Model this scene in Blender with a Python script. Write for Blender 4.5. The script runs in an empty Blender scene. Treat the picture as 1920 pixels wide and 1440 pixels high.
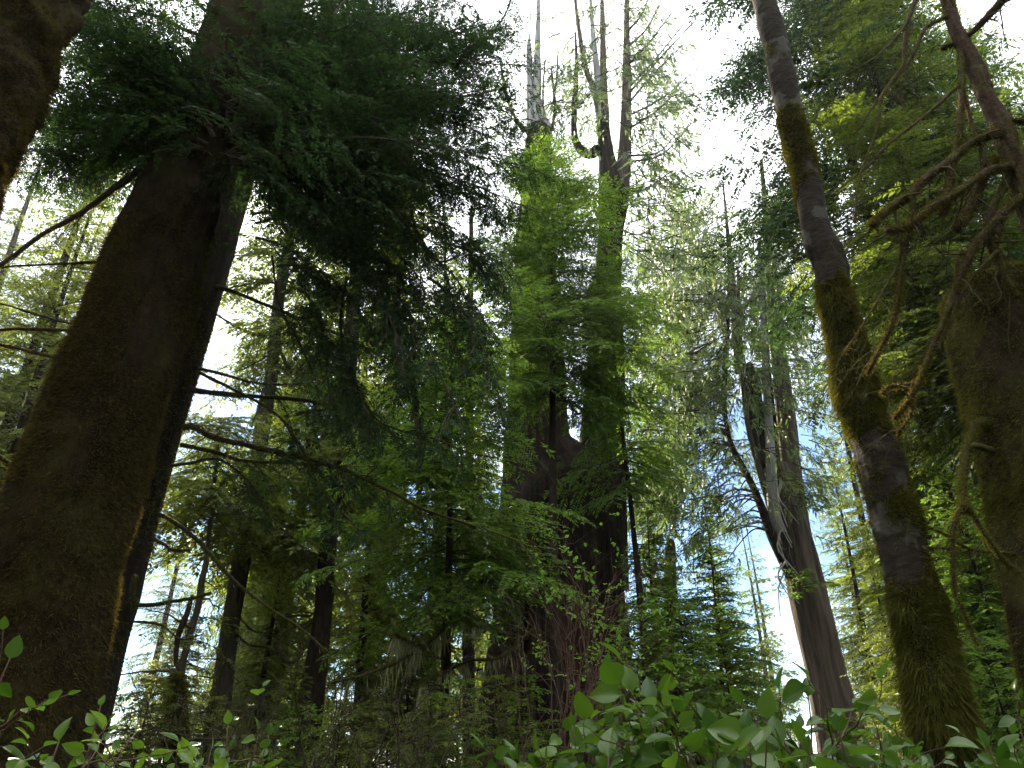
import bpy, math
import numpy as np
from mathutils import Matrix, Vector
R = math.radians
SC = bpy.context.scene
COL = SC.collection

# ------------------------------------------------------------------ camera, sky, sun, exposure
PITCH, FPX, EYE = R(28.0), 1400.0, 1.6
cam_data = bpy.data.cameras.new('camera')
cam_data.sensor_width = 36.0
cam_data.lens = 36.0 * FPX / 1920.0
cam_data.clip_end = 3000
cam_data.clip_start = 0.05
cam = bpy.data.objects.new('camera', cam_data)
cam.location = (0, 0, EYE)
cam.rotation_euler = (R(90) + PITCH, 0, 0)
COL.objects.link(cam)
SC.camera = cam

SUN_AZ, SUN_EL = R(-21.5), R(36.0)          # azimuth from +Y towards +X
sun_dir = Vector((math.sin(SUN_AZ) * math.cos(SUN_EL), math.cos(SUN_AZ) * math.cos(SUN_EL), math.sin(SUN_EL)))
world = bpy.data.worlds.new('World')
SC.world = world
world.use_nodes = True
wn, wl = world.node_tree.nodes, world.node_tree.links
wn.clear()
w_out = wn.new('ShaderNodeOutputWorld')
w_bg = wn.new('ShaderNodeBackground')
w_bg.inputs['Strength'].default_value = 0.05
sky = wn.new('ShaderNodeTexSky')
sky.sky_type = 'NISHITA'
sky.sun_disc = False
sky.sun_elevation = SUN_EL
sky.sun_rotation = SUN_AZ
sky.air_density = 1.0
sky.dust_density = 0.12
sky.ozone_density = 5.0
w_tc = wn.new('ShaderNodeTexCoord')
w_noise = wn.new('ShaderNodeTexNoise')
w_noise.inputs['Scale'].default_value = 3.4
w_noise.inputs['Detail'].default_value = 7
w_noise.inputs['Roughness'].default_value = 0.58
# a bank of thin white cloud high in the sky ahead, thinning out towards the horizon
w_sep = wn.new('ShaderNodeSeparateXYZ')
w_map = wn.new('ShaderNodeMapRange')
w_map.inputs['From Min'].default_value = 0.30
w_map.inputs['From Max'].default_value = 0.62
w_map.inputs['To Min'].default_value = -0.20
w_map.inputs['To Max'].default_value = 0.36
w_add = wn.new('ShaderNodeMath'); w_add.operation = 'ADD'
w_ramp = wn.new('ShaderNodeMapRange')
w_ramp.inputs['From Min'].default_value = 0.40
w_ramp.inputs['From Max'].default_value = 0.86
w_mix = wn.new('ShaderNodeMix'); w_mix.data_type = 'RGBA'
w_mix.inputs[7].default_value = (14, 14.4, 15.0, 1)
wl.new(w_tc.outputs['Generated'], w_noise.inputs['Vector'])
wl.new(w_tc.outputs['Generated'], w_sep.inputs[0])
wl.new(w_sep.outputs['Z'], w_map.inputs['Value'])
wl.new(w_noise.outputs['Fac'], w_add.inputs[0])
wl.new(w_map.outputs[0], w_add.inputs[1])
wl.new(w_add.outputs[0], w_ramp.inputs['Value'])
wl.new(w_ramp.outputs[0], w_mix.inputs[0])
wl.new(sky.outputs[0], w_mix.inputs[6])
wl.new(w_mix.outputs[2], w_bg.inputs['Color'])
wl.new(w_bg.outputs[0], w_out.inputs[0])

sun_data = bpy.data.lights.new('sun', 'SUN')
sun_data.energy = 5.0
sun_data.angle = R(0.55)
sun_data.color = (1.0, 0.88, 0.66)
sun = bpy.data.objects.new('sun', sun_data)
sun.rotation_euler = sun_dir.to_track_quat('Z', 'Y').to_euler()
sun.location = sun_dir * 200
COL.objects.link(sun)

SC.view_settings.view_transform = 'Standard'
SC.view_settings.look = 'None'
SC.view_settings.gamma = 1
SC.view_settings.exposure = 2.5
SC.render.engine = 'CYCLES'
cy = SC.cycles
cy.max_bounces = 7
cy.diffuse_bounces = 4
cy.glossy_bounces = 2
cy.transmission_bounces = 5
cy.transparent_max_bounces = 4
cy.sample_clamp_indirect = 6
cy.caustics_reflective = False
cy.caustics_refractive = False
cy.use_adaptive_sampling = True
cy.adaptive_threshold = 0.02
try:
    cy.use_denoising = True
    cy.denoiser = 'OPENIMAGEDENOISE'
except Exception:
    pass

# ------------------------------------------------------------------ helpers: pixels to places
def ray(x, y):
    u, v = (x - 960) / FPX, (720 - y) / FPX
    return np.array([u, math.cos(PITCH) - v * math.sin(PITCH), math.sin(PITCH) + v * math.cos(PITCH)])

def at(x, y, Y):                       # the point of the pixel's ray that lies Y metres ahead
    d = ray(x, y)
    return d * (Y / d[1]) + np.array([0, 0, EYE])

def size(wpx, y, Y):                   # metres spanned by wpx pixels at that place
    return wpx * (Y / ray(960, y)[1]) / FPX

# ------------------------------------------------------------------ helpers: noise, mesh building
def _hash(ix, iy, iz, seed):
    h = (ix.astype(np.int64) * 374761393 + iy.astype(np.int64) * 668265263 + iz.astype(np.int64) * 2147483647 + seed * 974711) & 0xFFFFFFFF
    h = ((h ^ (h >> 13)) * 1274126177) & 0xFFFFFFFF
    h = (h ^ (h >> 16)) & 0xFFFF
    return h / 65535.0 * 2 - 1

def vnoise(p, seed=0):
    p = np.asarray(p, float)
    f = np.floor(p); t = p - f
    t = t * t * (3 - 2 * t)
    ix, iy, iz = f[..., 0], f[..., 1], f[..., 2]
    r = 0
    for dx in (0, 1):
        wx = t[..., 0] if dx else 1 - t[..., 0]
        for dy in (0, 1):
            wy = t[..., 1] if dy else 1 - t[..., 1]
            for dz in (0, 1):
                wz = t[..., 2] if dz else 1 - t[..., 2]
                r = r + wx * wy * wz * _hash(ix + dx, iy + dy, iz + dz, seed)
    return r

def fbm(p, seed=0, octv=4):
    p = np.asarray(p, float)
    a, s, r = 1.0, 1.0, 0
    for o in range(octv):
        r = r + a * vnoise(p * s + o * 17.3, seed + o)
        a *= 0.5; s *= 2.03
    return r

def unit(v):
    return v / (np.linalg.norm(v, axis=-1, keepdims=True) + 1e-9)

class MB:                              # collects geometry, then becomes ONE mesh object
    def __init__(self):
        self.v, self.q, self.qm, self.t, self.tm, self.n = [], [], [], [], [], 0
    def add(self, v, q=None, t=None, m=0):
        v = np.asarray(v, np.float32).reshape(-1, 3)
        self.v.append(v)
        if q is not None and len(q):
            self.q.append(np.asarray(q, np.int32).reshape(-1, 4) + self.n); self.qm.append(np.full(len(self.q[-1]), m, np.int32))
        if t is not None and len(t):
            self.t.append(np.asarray(t, np.int32).reshape(-1, 3) + self.n); self.tm.append(np.full(len(self.t[-1]), m, np.int32))
        self.n += len(v)
    def quads(self, P, m=0):           # P (N,4,3)
        n = len(P)
        if n: self.add(P.reshape(-1, 3), q=np.arange(n * 4).reshape(n, 4), m=m)
    def tris(self, P, m=0):
        n = len(P)
        if n: self.add(P.reshape(-1, 3), t=np.arange(n * 3).reshape(n, 3), m=m)
    def merge(self, o, M=None):        # another builder, moved by a 4x4
        for i in range(1):
            v = np.concatenate(o.v) if o.v else np.zeros((0, 3), np.float32)
            if M is not None: v = v @ M[:3, :3].T.astype(np.float32) + M[:3, 3].astype(np.float32)
            self.v.append(v.astype(np.float32))
            for k, kk in ((o.q, self.q), (o.t, self.t)): kk.extend([a + self.n for a in k])
            self.qm.extend(o.qm); self.tm.extend(o.tm)
            self.n += len(v)
    def pack(self):
        if len(self.v) > 1: self.v = [np.concatenate(self.v)]
        for a in ('q', 'qm', 't', 'tm'):
            l = getattr(self, a)
            if len(l) > 1: setattr(self, a, [np.concatenate(l)])
        return self
    def build(self, name, mats, parent=None, smooth=False):
        v = np.concatenate(self.v) if self.v else np.zeros((0, 3), np.float32)
        q = np.concatenate(self.q) if self.q else np.zeros((0, 4), np.int32)
        t = np.concatenate(self.t) if self.t else np.zeros((0, 3), np.int32)
        mi = np.concatenate(self.qm + self.tm) if (self.qm or self.tm) else np.zeros(0, np.int32)
        me = bpy.data.meshes.new(name)
        me.vertices.add(len(v)); me.vertices.foreach_set('co', v.ravel())
        nl = q.size + t.size
        me.loops.add(nl)
        me.loops.foreach_set('vertex_index', np.concatenate([q.ravel(), t.ravel()]).astype(np.int32))
        me.polygons.add(len(q) + len(t))
        starts = np.concatenate([np.arange(len(q)) * 4, q.size + np.arange(len(t)) * 3]).astype(np.int32)
        me.polygons.foreach_set('loop_start', starts)
        me.polygons.foreach_set('material_index', mi)
        me.polygons.foreach_set('use_smooth', np.full(len(mi), smooth))
        for m in (mats if isinstance(mats, (list, tuple)) else [mats]): me.materials.append(m)
        me.update(calc_edges=True)
        o = bpy.data.objects.new(name, me)
        COL.objects.link(o)
        if parent is not None: o.parent = parent
        return o

def thing(name, label, cat, loc=(0, 0, 0), group=None):
    o = bpy.data.objects.new(name, None)
    COL.objects.link(o)
    o.location = loc
    o.empty_display_size = 0.3
    return tag(o, label, cat, group)

def tag(o, label, cat, group=None):
    o['label'] = label; o['category'] = cat
    if group: o['group'] = group
    return o

def copy_tree(o, parent=None):
    c = o.copy(); COL.objects.link(c)
    if parent is not None: c.parent = parent
    for ch in list(o.children): copy_tree(ch, c)
    return c

# ------------------------------------------------------------------ materials
def nodes(name):
    m = bpy.data.materials.new(name); m.use_nodes = True
    n, l = m.node_tree.nodes, m.node_tree.links
    n.clear()
    return m, n, l

def leaf_mat(name, c1, c2, trans=0.42, gloss=0.25, rough=0.5, tint=(1.18, 1.22, 0.72)):
    m, n, l = nodes(name)
    out = n.new('ShaderNodeOutputMaterial')
    geo = n.new('ShaderNodeNewGeometry')
    mix = n.new('ShaderNodeMix'); mix.data_type = 'RGBA'
    mix.inputs[6].default_value = (*c1, 1); mix.inputs[7].default_value = (*c2, 1)
    p = n.new('ShaderNodeBsdfPrincipled')
    p.inputs['Roughness'].default_value = rough
    p.inputs['Specular IOR Level'].default_value = gloss
    tr = n.new('ShaderNodeBsdfTranslucent')
    tm = n.new('ShaderNodeMix'); tm.data_type = 'RGBA'; tm.blend_type = 'MULTIPLY'; tm.inputs[0].default_value = 1
    tm.inputs[7].default_value = (*tint, 1)
    ms = n.new('ShaderNodeMixShader'); ms.inputs[0].default_value = trans
    l.new(geo.outputs['Random Per Island'], mix.inputs[0])
    l.new(mix.outputs[2], p.inputs['Base Color'])
    l.new(mix.outputs[2], tm.inputs[6]); l.new(tm.outputs[2], tr.inputs['Color'])
    l.new(p.outputs[0], ms.inputs[1]); l.new(tr.outputs[0], ms.inputs[2])
    l.new(ms.outputs[0], out.inputs[0])
    return m

def bark_mat(name, c1, c2, moss=None, moss_amt=0.5, scale=6.0, stretch=0.18, bump=0.6, bump_d=0.02, rough=0.9, rings=0.0, blotch=None):
    m, n, l = nodes(name)
    out = n.new('ShaderNodeOutputMaterial')
    tc = n.new('ShaderNodeTexCoord')
    mp = n.new('ShaderNodeMapping'); mp.inputs['Scale'].default_value = (scale, scale, scale * stretch)
    n1 = n.new('ShaderNodeTexNoise'); n1.inputs['Scale'].default_value = 2.2; n1.inputs['Detail'].default_value = 8; n1.inputs['Roughness'].default_value = 0.68
    n2 = n.new('ShaderNodeTexNoise'); n2.inputs['Scale'].default_value = 1.7; n2.inputs['Detail'].default_value = 6; n2.inputs['Roughness'].default_value = 0.65
    l.new(tc.outputs['Object'], mp.inputs[0]); l.new(mp.outputs[0], n1.inputs['Vector']); l.new(tc.outputs['Object'], n2.inputs['Vector'])
    r1 = n.new('ShaderNodeMapRange'); r1.inputs['From Min'].default_value = 0.32; r1.inputs['From Max'].default_value = 0.68
    l.new(n1.outputs['Fac'], r1.inputs['Value'])
    mix = n.new('ShaderNodeMix'); mix.data_type = 'RGBA'
    mix.inputs[6].default_value = (*c1, 1); mix.inputs[7].default_value = (*c2, 1)
    l.new(r1.outputs[0], mix.inputs[0])
    colr = mix.outputs[2]
    if blotch is not None:
        n3 = n.new('ShaderNodeTexNoise'); n3.inputs['Scale'].default_value = 5.0; n3.inputs['Detail'].default_value = 4
        l.new(tc.outputs['Object'], n3.inputs['Vector'])
        r3 = n.new('ShaderNodeMapRange'); r3.inputs['From Min'].default_value = 0.57; r3.inputs['From Max'].default_value = 0.62
        l.new(n3.outputs['Fac'], r3.inputs['Value'])
        m3 = n.new('ShaderNodeMix'); m3.data_type = 'RGBA'; m3.inputs[7].default_value = (*blotch, 1)
        l.new(r3.outputs[0], m3.inputs[0]); l.new(colr, m3.inputs[6]); colr = m3.outputs[2]
    if moss is not None:
        r2 = n.new('ShaderNodeMapRange'); r2.inputs['From Min'].default_value = 0.72 - moss_amt * 0.45; r2.inputs['From Max'].default_value = 0.84 - moss_amt * 0.45
        l.new(n2.outputs['Fac'], r2.inputs['Value'])
        m2 = n.new('ShaderNodeMix'); m2.data_type = 'RGBA'
        m2.inputs[7].default_value = (*moss, 1)
        l.new(r2.outputs[0], m2.inputs[0]); l.new(colr, m2.inputs[6])
        colr = m2.outputs[2]
    p = n.new('ShaderNodeBsdfPrincipled'); p.inputs['Roughness'].default_value = rough; p.inputs['Specular IOR Level'].default_value = 0.06
    b = n.new('ShaderNodeBump'); b.inputs['Strength'].default_value = bump; b.inputs['Distance'].default_value = bump_d
    l.new(n1.outputs['Fac'], b.inputs['Height'])
    l.new(colr, p.inputs['Base Color']); l.new(b.outputs[0], p.inputs['Normal'])
    l.new(p.outputs[0], out.inputs[0])
    return m

M = {}
M['hem_dark'] = leaf_mat('hemlock_needles_shaded', (0.019, 0.043, 0.018), (0.046, 0.082, 0.028), 0.40, gloss=0.10, rough=0.7)  # shaded copy: gloom of the near boughs is put into the colour
M['hem_mid'] = leaf_mat('hemlock_needles', (0.066, 0.094, 0.012), (0.130, 0.162, 0.022), 0.48, gloss=0.15, rough=0.6)
M['hem_bright'] = leaf_mat('young_hemlock_needles_lit', (0.076, 0.142, 0.020), (0.140, 0.215, 0.034), 0.50, gloss=0.15, rough=0.6)  # young trees' own green; also makes shaded foliage look lit by colour alone
M['hem_yellow'] = leaf_mat('sunlit_hemlock_needles', (0.090, 0.125, 0.020), (0.160, 0.185, 0.034), 0.50)  # lit copy: sun glow through the foliage is put into the colour
M['cedar_leaf'] = leaf_mat('cedar_scale_foliage', (0.085, 0.135, 0.055), (0.150, 0.200, 0.085), 0.42, tint=(1.2, 1.25, 0.7))
M['cedar_gold'] = leaf_mat('cedar_scale_foliage_golden', (0.080, 0.135, 0.045), (0.160, 0.200, 0.075), 0.45, tint=(1.2, 1.2, 0.6))
M['salal'] = leaf_mat('salal_leaf', (0.046, 0.105, 0.011), (0.100, 0.175, 0.020), 0.46, gloss=0.45, rough=0.25)
M['huckle'] = leaf_mat('huckleberry_leaf', (0.12, 0.26, 0.03), (0.20, 0.36, 0.05), 0.5)
M['moss'] = leaf_mat('moss_fringe', (0.075, 0.080, 0.016), (0.160, 0.155, 0.034), 0.38, gloss=0.05, rough=0.9, tint=(1.3, 1.2, 0.6))
M['moss_olive'] = leaf_mat('olive_moss_fringe', (0.050, 0.053, 0.010), (0.125, 0.122, 0.024), 0.36, gloss=0.05, rough=0.9, tint=(1.3, 1.15, 0.6))
M['moss_brown'] = leaf_mat('brown_moss_fringe', (0.042, 0.033, 0.010), (0.105, 0.085, 0.024), 0.40, gloss=0.05, rough=0.9, tint=(1.2, 1.1, 0.6))
M['lichen'] = leaf_mat('hanging_lichen', (0.30, 0.30, 0.16), (0.42, 0.41, 0.24), 0.45, gloss=0.05, rough=0.9, tint=(1.1, 1.1, 0.8))
M['twig'] = bark_mat('twig_bark', (0.030, 0.025, 0.017), (0.085, 0.070, 0.045), scale=10, bump=0.2)
M['redtwig'] = bark_mat('red_twig_bark', (0.058, 0.035, 0.025), (0.130, 0.086, 0.062), scale=10, bump=0.2)
M['spruce_bark'] = bark_mat('mossy_spruce_bark', (0.010, 0.0065, 0.0035), (0.034, 0.022, 0.010), moss=(0.034, 0.029, 0.008), moss_amt=0.55, scale=5, stretch=0.5, bump=0.9, bump_d=0.03)
M['dark_bark'] = bark_mat('hemlock_bark', (0.015, 0.011, 0.008), (0.042, 0.031, 0.020), moss=(0.050, 0.052, 0.018), moss_amt=0.25, scale=5, stretch=0.3, bump=0.9, bump_d=0.03)
M['grey_bark'] = bark_mat('grey_bark', (0.040, 0.034, 0.025), (0.110, 0.094, 0.068), moss=(0.07, 0.08, 0.03), moss_amt=0.22, scale=4, stretch=0.25, bump=0.8, bump_d=0.03)
M['alder_bark'] = bark_mat('alder_bark', (0.013, 0.010, 0.0075), (0.046, 0.037, 0.028), moss=(0.050, 0.048, 0.014), moss_amt=0.36, scale=4, stretch=3.2, bump=0.9, bump_d=0.012, blotch=(0.066, 0.060, 0.050))
M['limb_bark'] = bark_mat('mossy_limb_bark', (0.028, 0.020, 0.014), (0.075, 0.053, 0.036), moss=(0.060, 0.060, 0.017), moss_amt=0.62, scale=9, stretch=1, bump=0.8, bump_d=0.012)
M['maple_bark'] = bark_mat('reddish_mossy_bark', (0.022, 0.014, 0.009), (0.090, 0.058, 0.038), moss=(0.070, 0.068, 0.020), moss_amt=0.42, scale=9, stretch=1.2, bump=1.0, bump_d=0.02)
M['snag_bark'] = bark_mat('shaggy_mossy_bark', (0.018, 0.012, 0.007), (0.055, 0.038, 0.020), moss=(0.070, 0.066, 0.018), moss_amt=0.55, scale=5, stretch=0.5, bump=0.9, bump_d=0.03)
M['cedar_bark'] = bark_mat('cedar_bark', (0.007, 0.005, 0.0035), (0.042, 0.028, 0.019), moss=(0.045, 0.060, 0.022), moss_amt=0.30, scale=3.2, stretch=0.07, bump=1.0, bump_d=0.08)
M['cedar_bark2'] = bark_mat('cedar_bark_grey', (0.035, 0.026, 0.019), (0.140, 0.108, 0.082), moss=(0.06, 0.07, 0.03), moss_amt=0.15, scale=3.2, stretch=0.07, bump=1.0, bump_d=0.08)
M['red_rot'] = bark_mat('red_rotten_wood', (0.012, 0.006, 0.004), (0.050, 0.022, 0.014), scale=3.5, stretch=0.12, bump=1.0, bump_d=0.08)
M['dead_wood'] = bark_mat('silver_dead_wood', (0.16, 0.15, 0.14), (0.42, 0.40, 0.38), scale=3.2, stretch=0.05, bump=1.0, bump_d=0.06)
M['soil'] = bark_mat('forest_floor_soil', (0.020, 0.014, 0.009), (0.060, 0.042, 0.024), moss=(0.035, 0.055, 0.014), moss_amt=0.6, scale=1.2, stretch=1, bump=0.6, bump_d=0.05)

# ------------------------------------------------------------------ builders: tubes, trunks, moss
def spline(P, n):                      # Catmull-Rom through P (K,d) -> n points
    P = np.asarray(P, float)
    if len(P) == 2:
        t = np.linspace(0, 1, n)[:, None]
        return P[0] * (1 - t) + P[1] * t
    Q = np.vstack([2 * P[0] - P[1], P, 2 * P[-1] - P[-2]])
    seg = np.linspace(0, len(P) - 1 - 1e-6, n)
    i = seg.astype(int); t = (seg - i)[:, None]
    a, b, c, d = Q[i], Q[i + 1], Q[i + 2], Q[i + 3]
    return 0.5 * (2 * b + (c - a) * t + (2 * a - 5 * b + 4 * c - d) * t ** 2 + (3 * b - a - 3 * c + d) * t ** 3)

def frames(P):
    T = unit(np.gradient(P, axis=0))
    ref = np.array([0.0, 1.0, 0.0]) if abs(T[0, 1]) < 0.9 else np.array([1.0, 0, 0])
    N = np.zeros_like(T)
    n = ref - T[0] * (ref @ T[0]); n /= np.linalg.norm(n)
    for i in range(len(T)):
        n = n - T[i] * (n @ T[i]); n /= (np.linalg.norm(n) + 1e-9)
        N[i] = n
    return T, N, np.cross(T, N)

def tube(mb, P, r, seg=8, m=0, cap=True, disp=None):
    """tube through the dense points P (K,3) with radii r (K,); disp(angle grid, points, s) -> relative radius"""
    P = np.asarray(P, float); r = np.asarray(r, float) * np.ones(len(P))
    T, N, B = frames(P)
    K = len(P)
    th = np.linspace(0, 2 * np.pi, seg, endpoint=False)
    ring = N[:, None, :] * np.cos(th)[None, :, None] + B[:, None, :] * np.sin(th)[None, :, None]
    rr = r[:, None] * np.ones((K, seg))
    s = np.concatenate([[0], np.cumsum(np.linalg.norm(np.diff(P, axis=0), axis=1))])
    if disp is not None:
        rr = rr * disp(np.broadcast_to(th, (K, seg)), np.broadcast_to(s[:, None], (K, seg)), rr)
    V = P[:, None, :] + ring * rr[:, :, None]
    idx = np.arange(K * seg).reshape(K, seg)
    q = np.stack([idx[:-1], np.roll(idx, -1, 1)[:-1], np.roll(idx, -1, 1)[1:], idx[1:]], -1).reshape(-1, 4)
    v = V.reshape(-1, 3)
    if cap:
        v = np.vstack([v, P[-1] + T[-1] * r[-1] * 0.4])
        e = K * seg
        t = np.stack([idx[-1], np.roll(idx[-1], -1), np.full(seg, e)], -1)
        mb.add(v, q=q, t=t, m=m)
    else:
        mb.add(v, q=q, m=m)
    return V, ring

def bark_disp(seed, lump=0.06, lump_f=1.6, furrow=0.05, furrow_f=9.0, furrow_l=0.8, ext=None):
    def f(th, s, r):
        c, sn = np.cos(th), np.sin(th)
        d = 1 + lump * fbm(np.stack([c * lump_f * 0.7, sn * lump_f * 0.7, s * lump_f], -1), seed, 3)
        if furrow:
            d = d + furrow * fbm(np.stack([c * furrow_f * 0.5, sn * furrow_f * 0.5, s * furrow_l], -1), seed + 9, 3)
        if ext is not None: d = d + ext(th, s, r)
        return d
    return f

def moss_tufts(mb, V, nrm, n, rng, ln=(0.02, 0.05), w=0.004, m=0, mask=None, down=0.5, out=1.0):
    """n thin triangular strands growing from random places on the tube surface V (K,S,3)"""
    K, S, _ = V.shape
    # area-weighted rows
    k = rng.random(n) * (K - 1); s = rng.random(n) * S
    k0 = k.astype(int); s0 = s.astype(int) % S; s1 = (s0 + 1) % S
    fk, fs = (k - k0)[:, None], (s - s.astype(int))[:, None]
    a = V[k0, s0] * (1 - fs) + V[k0, s1] * fs
    b = V[np.minimum(k0 + 1, K - 1), s0] * (1 - fs) + V[np.minimum(k0 + 1, K - 1), s1] * fs
    p = a * (1 - fk) + b * fk
    nn = unit(nrm[k0, s0] * (1 - fs) + nrm[k0, s1] * fs)
    if mask is not None:
        keep = mask(p, nn, rng); p, nn = p[keep], nn[keep]
    n = len(p)
    d = nn * out + rng.normal(0, 0.55, (n, 3)); d[:, 2] -= down
    d = unit(d)
    L = rng.uniform(ln[0], ln[1], n)[:, None] * (0.6 + 0.8 * rng.random((n, 1)))
    side = unit(np.cross(d, rng.normal(0, 1, (n, 3)))) * w
    tip = p + d * L; tip[:, 2] -= down * 0.3 * L[:, 0]
    p = p - nn * 0.004
    mb.tris(np.stack([p - side, p + side, tip], 1), m)

def strands(mb, P, n, rng, ln=(0.05, 0.25), w=0.004, m=0):
    """hanging lichen / moss beards under a limb that runs through P"""
    cl = rng.random(len(P)) ** 4 + 0.02; i = rng.choice(len(P), n, p=cl / cl.sum())
    p = P[i] + rng.normal(0, 0.008, (n, 3))
    L = rng.uniform(*ln, n) * rng.random(n) ** 1.2
    tip = p + rng.normal(0, 0.15, (n, 3)) * L[:, None]; tip[:, 2] = p[:, 2] - L
    side = np.zeros((n, 3)); a = rng.random(n) * 6.28
    side[:, 0] = np.cos(a) * w; side[:, 1] = np.sin(a) * w
    mid = (p + tip) / 2 + rng.normal(0, 0.006, (n, 3))
    mb.quads(np.stack([p, mid + side, tip, mid - side], 1), m)

# ------------------------------------------------------------------ builders: boughs and crowns
def bough(rng, L, d2=0.12, d3=0.05, l3=0.09, w3=0.028, l2f=0.42, rise=0.1, droop=0.30, droop2=0.25, ang2=55, ang3=52,
          bare=0.10, hang=0.0, tilt=0.5, r0=0.014, wood=True, gap=0.12, tseg=3):
    """a flat conifer bough along +X; returns a builder with leaves in slot 0 and twigs in slot 1"""
    mb = MB()
    K = max(6, int(L / 0.22))
    s = np.linspace(0, 1, K)
    wob = np.cumsum(rng.normal(0, 0.02 * L, K)) * 0.4
    wob -= wob[0]
    ax = np.stack([L * s, wob, L * (rise * s - droop * s ** 2)], -1)
    def axis(u):
        return np.stack([np.interp(u, s, ax[:, k]) for k in range(3)], -1)
    T = unit(np.gradient(ax, axis=0))
    if wood:
        tube(mb, ax, r0 * (1 - 0.85 * s), 4 if L > 1.5 else 3, m=1, cap=False)
    n2 = max(3, int(L * (1 - bare) / d2))
    us = bare + (1 - bare) * (np.arange(n2) + rng.random(n2) * 0.7) / n2
    leaves = []
    for i, u in enumerate(us):
        if rng.random() < gap: continue
        sg = 1 if i % 2 else -1
        t = np.array([np.interp(u, s, T[:, k]) for k in range(3)])
        S = unit(np.cross(t, [0, 0, 1.0]))
        Nn = np.cross(S, t)
        a = R(ang2 * rng.uniform(0.75, 1.2))
        d = t * math.cos(a) + S * sg * math.sin(a) + Nn * rng.normal(0, 0.10)
        d = unit(d - np.array([0, 0, hang * rng.uniform(0.6, 1.3)]))
        shape = min(1.0, 0.45 + 1.6 * u) * (1 - u) ** 0.75 + 0.10
        l2 = max(l3 * 1.2, l2f * L * shape * rng.uniform(0.65, 1.25))
        base = axis(u)
        n3 = max(3, int(l2 / d3))
        tt = (np.arange(n3) + 0.6) / n3
        q = base + d * (tt * l2)[:, None]
        q[:, 2] -= droop2 * l2 * tt ** 2
        dd = unit(np.repeat(d[None], n3, 0) - np.array([0, 0, 1.0]) * (2 * droop2 * tt)[:, None])
        if wood:
            e = base + d * l2 * 0.55; e[2] -= droop2 * l2 * 0.3
            f = base + d * l2; f[2] -= droop2 * l2
            tube(mb, np.stack([base, e, f]), np.array([r0 * 0.34, r0 * 0.24, r0 * 0.08]), 3, m=1, cap=False)
        up = np.array([0, 0, 1.0]) if hang < 0.5 else unit(np.cross(d, S) + 0.3 * rng.normal(0, 1, 3))
        W = unit(np.cross(dd, np.broadcast_to(up, dd.shape)))
        Un = np.cross(W, dd)
        for sd in (1, -1):
            b3 = np.radians(ang3 * rng.uniform(0.8, 1.2, n3))[:, None]
            e = dd * np.cos(b3) + W * sd * np.sin(b3) + Un * rng.normal(0, 0.16, (n3, 1))
            leaves.append((q + dd * (sd * d3 * 0.25), unit(e), (l3 * (0.55 + 0.6 * (1 - tt ** 2)) * rng.uniform(0.7, 1.25, n3))[:, None], Un))
        leaves.append((q[-1:], dd[-1:], np.array([[l3]]), Un[-1:]))
    if leaves:
        q = np.concatenate([a[0] for a in leaves]); e = np.concatenate([a[1] for a in leaves])
        l = np.concatenate([a[2] for a in leaves]); un = np.concatenate([a[3] for a in leaves])
        n = len(q)
        nn = unit(un + rng.normal(0, tilt, (n, 3)))
        sd = unit(np.cross(e, nn)) * (w3 * 0.5 * l / l3)
        mid = q + e * l * 0.45
        tip = q + e * l; tip[:, 2] -= 0.12 * l[:, 0]
        mb.quads(np.stack([q, mid + sd, tip, mid - sd], 1), 0)
    return mb.pack()

def frame(o, d, roll=0.0, sc=1.0):
    """4x4 that carries +X to d (keeping +Z as upright as it can) and the origin to o"""
    d = unit(np.asarray(d, float))
    y = np.cross([0, 0, 1.0], d)
    if np.linalg.norm(y) < 1e-3: y = np.array([0, 1.0, 0])
    y = unit(y); z = np.cross(d, y)
    c, s = math.cos(roll), math.sin(roll)
    y2, z2 = y * c + z * s, z * c - y * s
    A = np.eye(4); A[:3, 0] = d * sc; A[:3, 1] = y2 * sc; A[:3, 2] = z2 * sc; A[:3, 3] = o
    return A

STYLE = {
    'far': dict(d2=0.16, d3=0.075, l3=0.17, w3=0.062, r0=0.018, l2f=0.50),
    'mid': dict(d2=0.105, d3=0.048, l3=0.105, w3=0.038, r0=0.013, l2f=0.50),
    'near': dict(d2=0.066, d3=0.025, l3=0.050, w3=0.0195, r0=0.008, l2f=0.50),
    'cedar': dict(d2=0.15, d3=0.065, l3=0.20, w3=0.042, r0=0.022, hang=0.55, droop2=0.55, ang3=30, ang2=48, tilt=0.8, droop=0.18, rise=0.0),
}
LADDER = {}
def ladder(style, lens, seed, **kw):
    key = (style, seed)
    if key not in LADDER:
        rng = np.random.default_rng(seed)
        par = dict(STYLE[style]); par.update(kw)
        LADDER[key] = [(L, [bough(rng, L, **par) for _ in range(3)]) for L in lens]
    return LADDER[key]

def add_bough(mb, lad, rng, o, d, L, roll=0.0):
    l0, var = min(lad, key=lambda a: abs(math.log(a[0] / L)))
    mb.merge(var[rng.integers(len(var))], frame(o, d, roll, L / l0))

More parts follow.
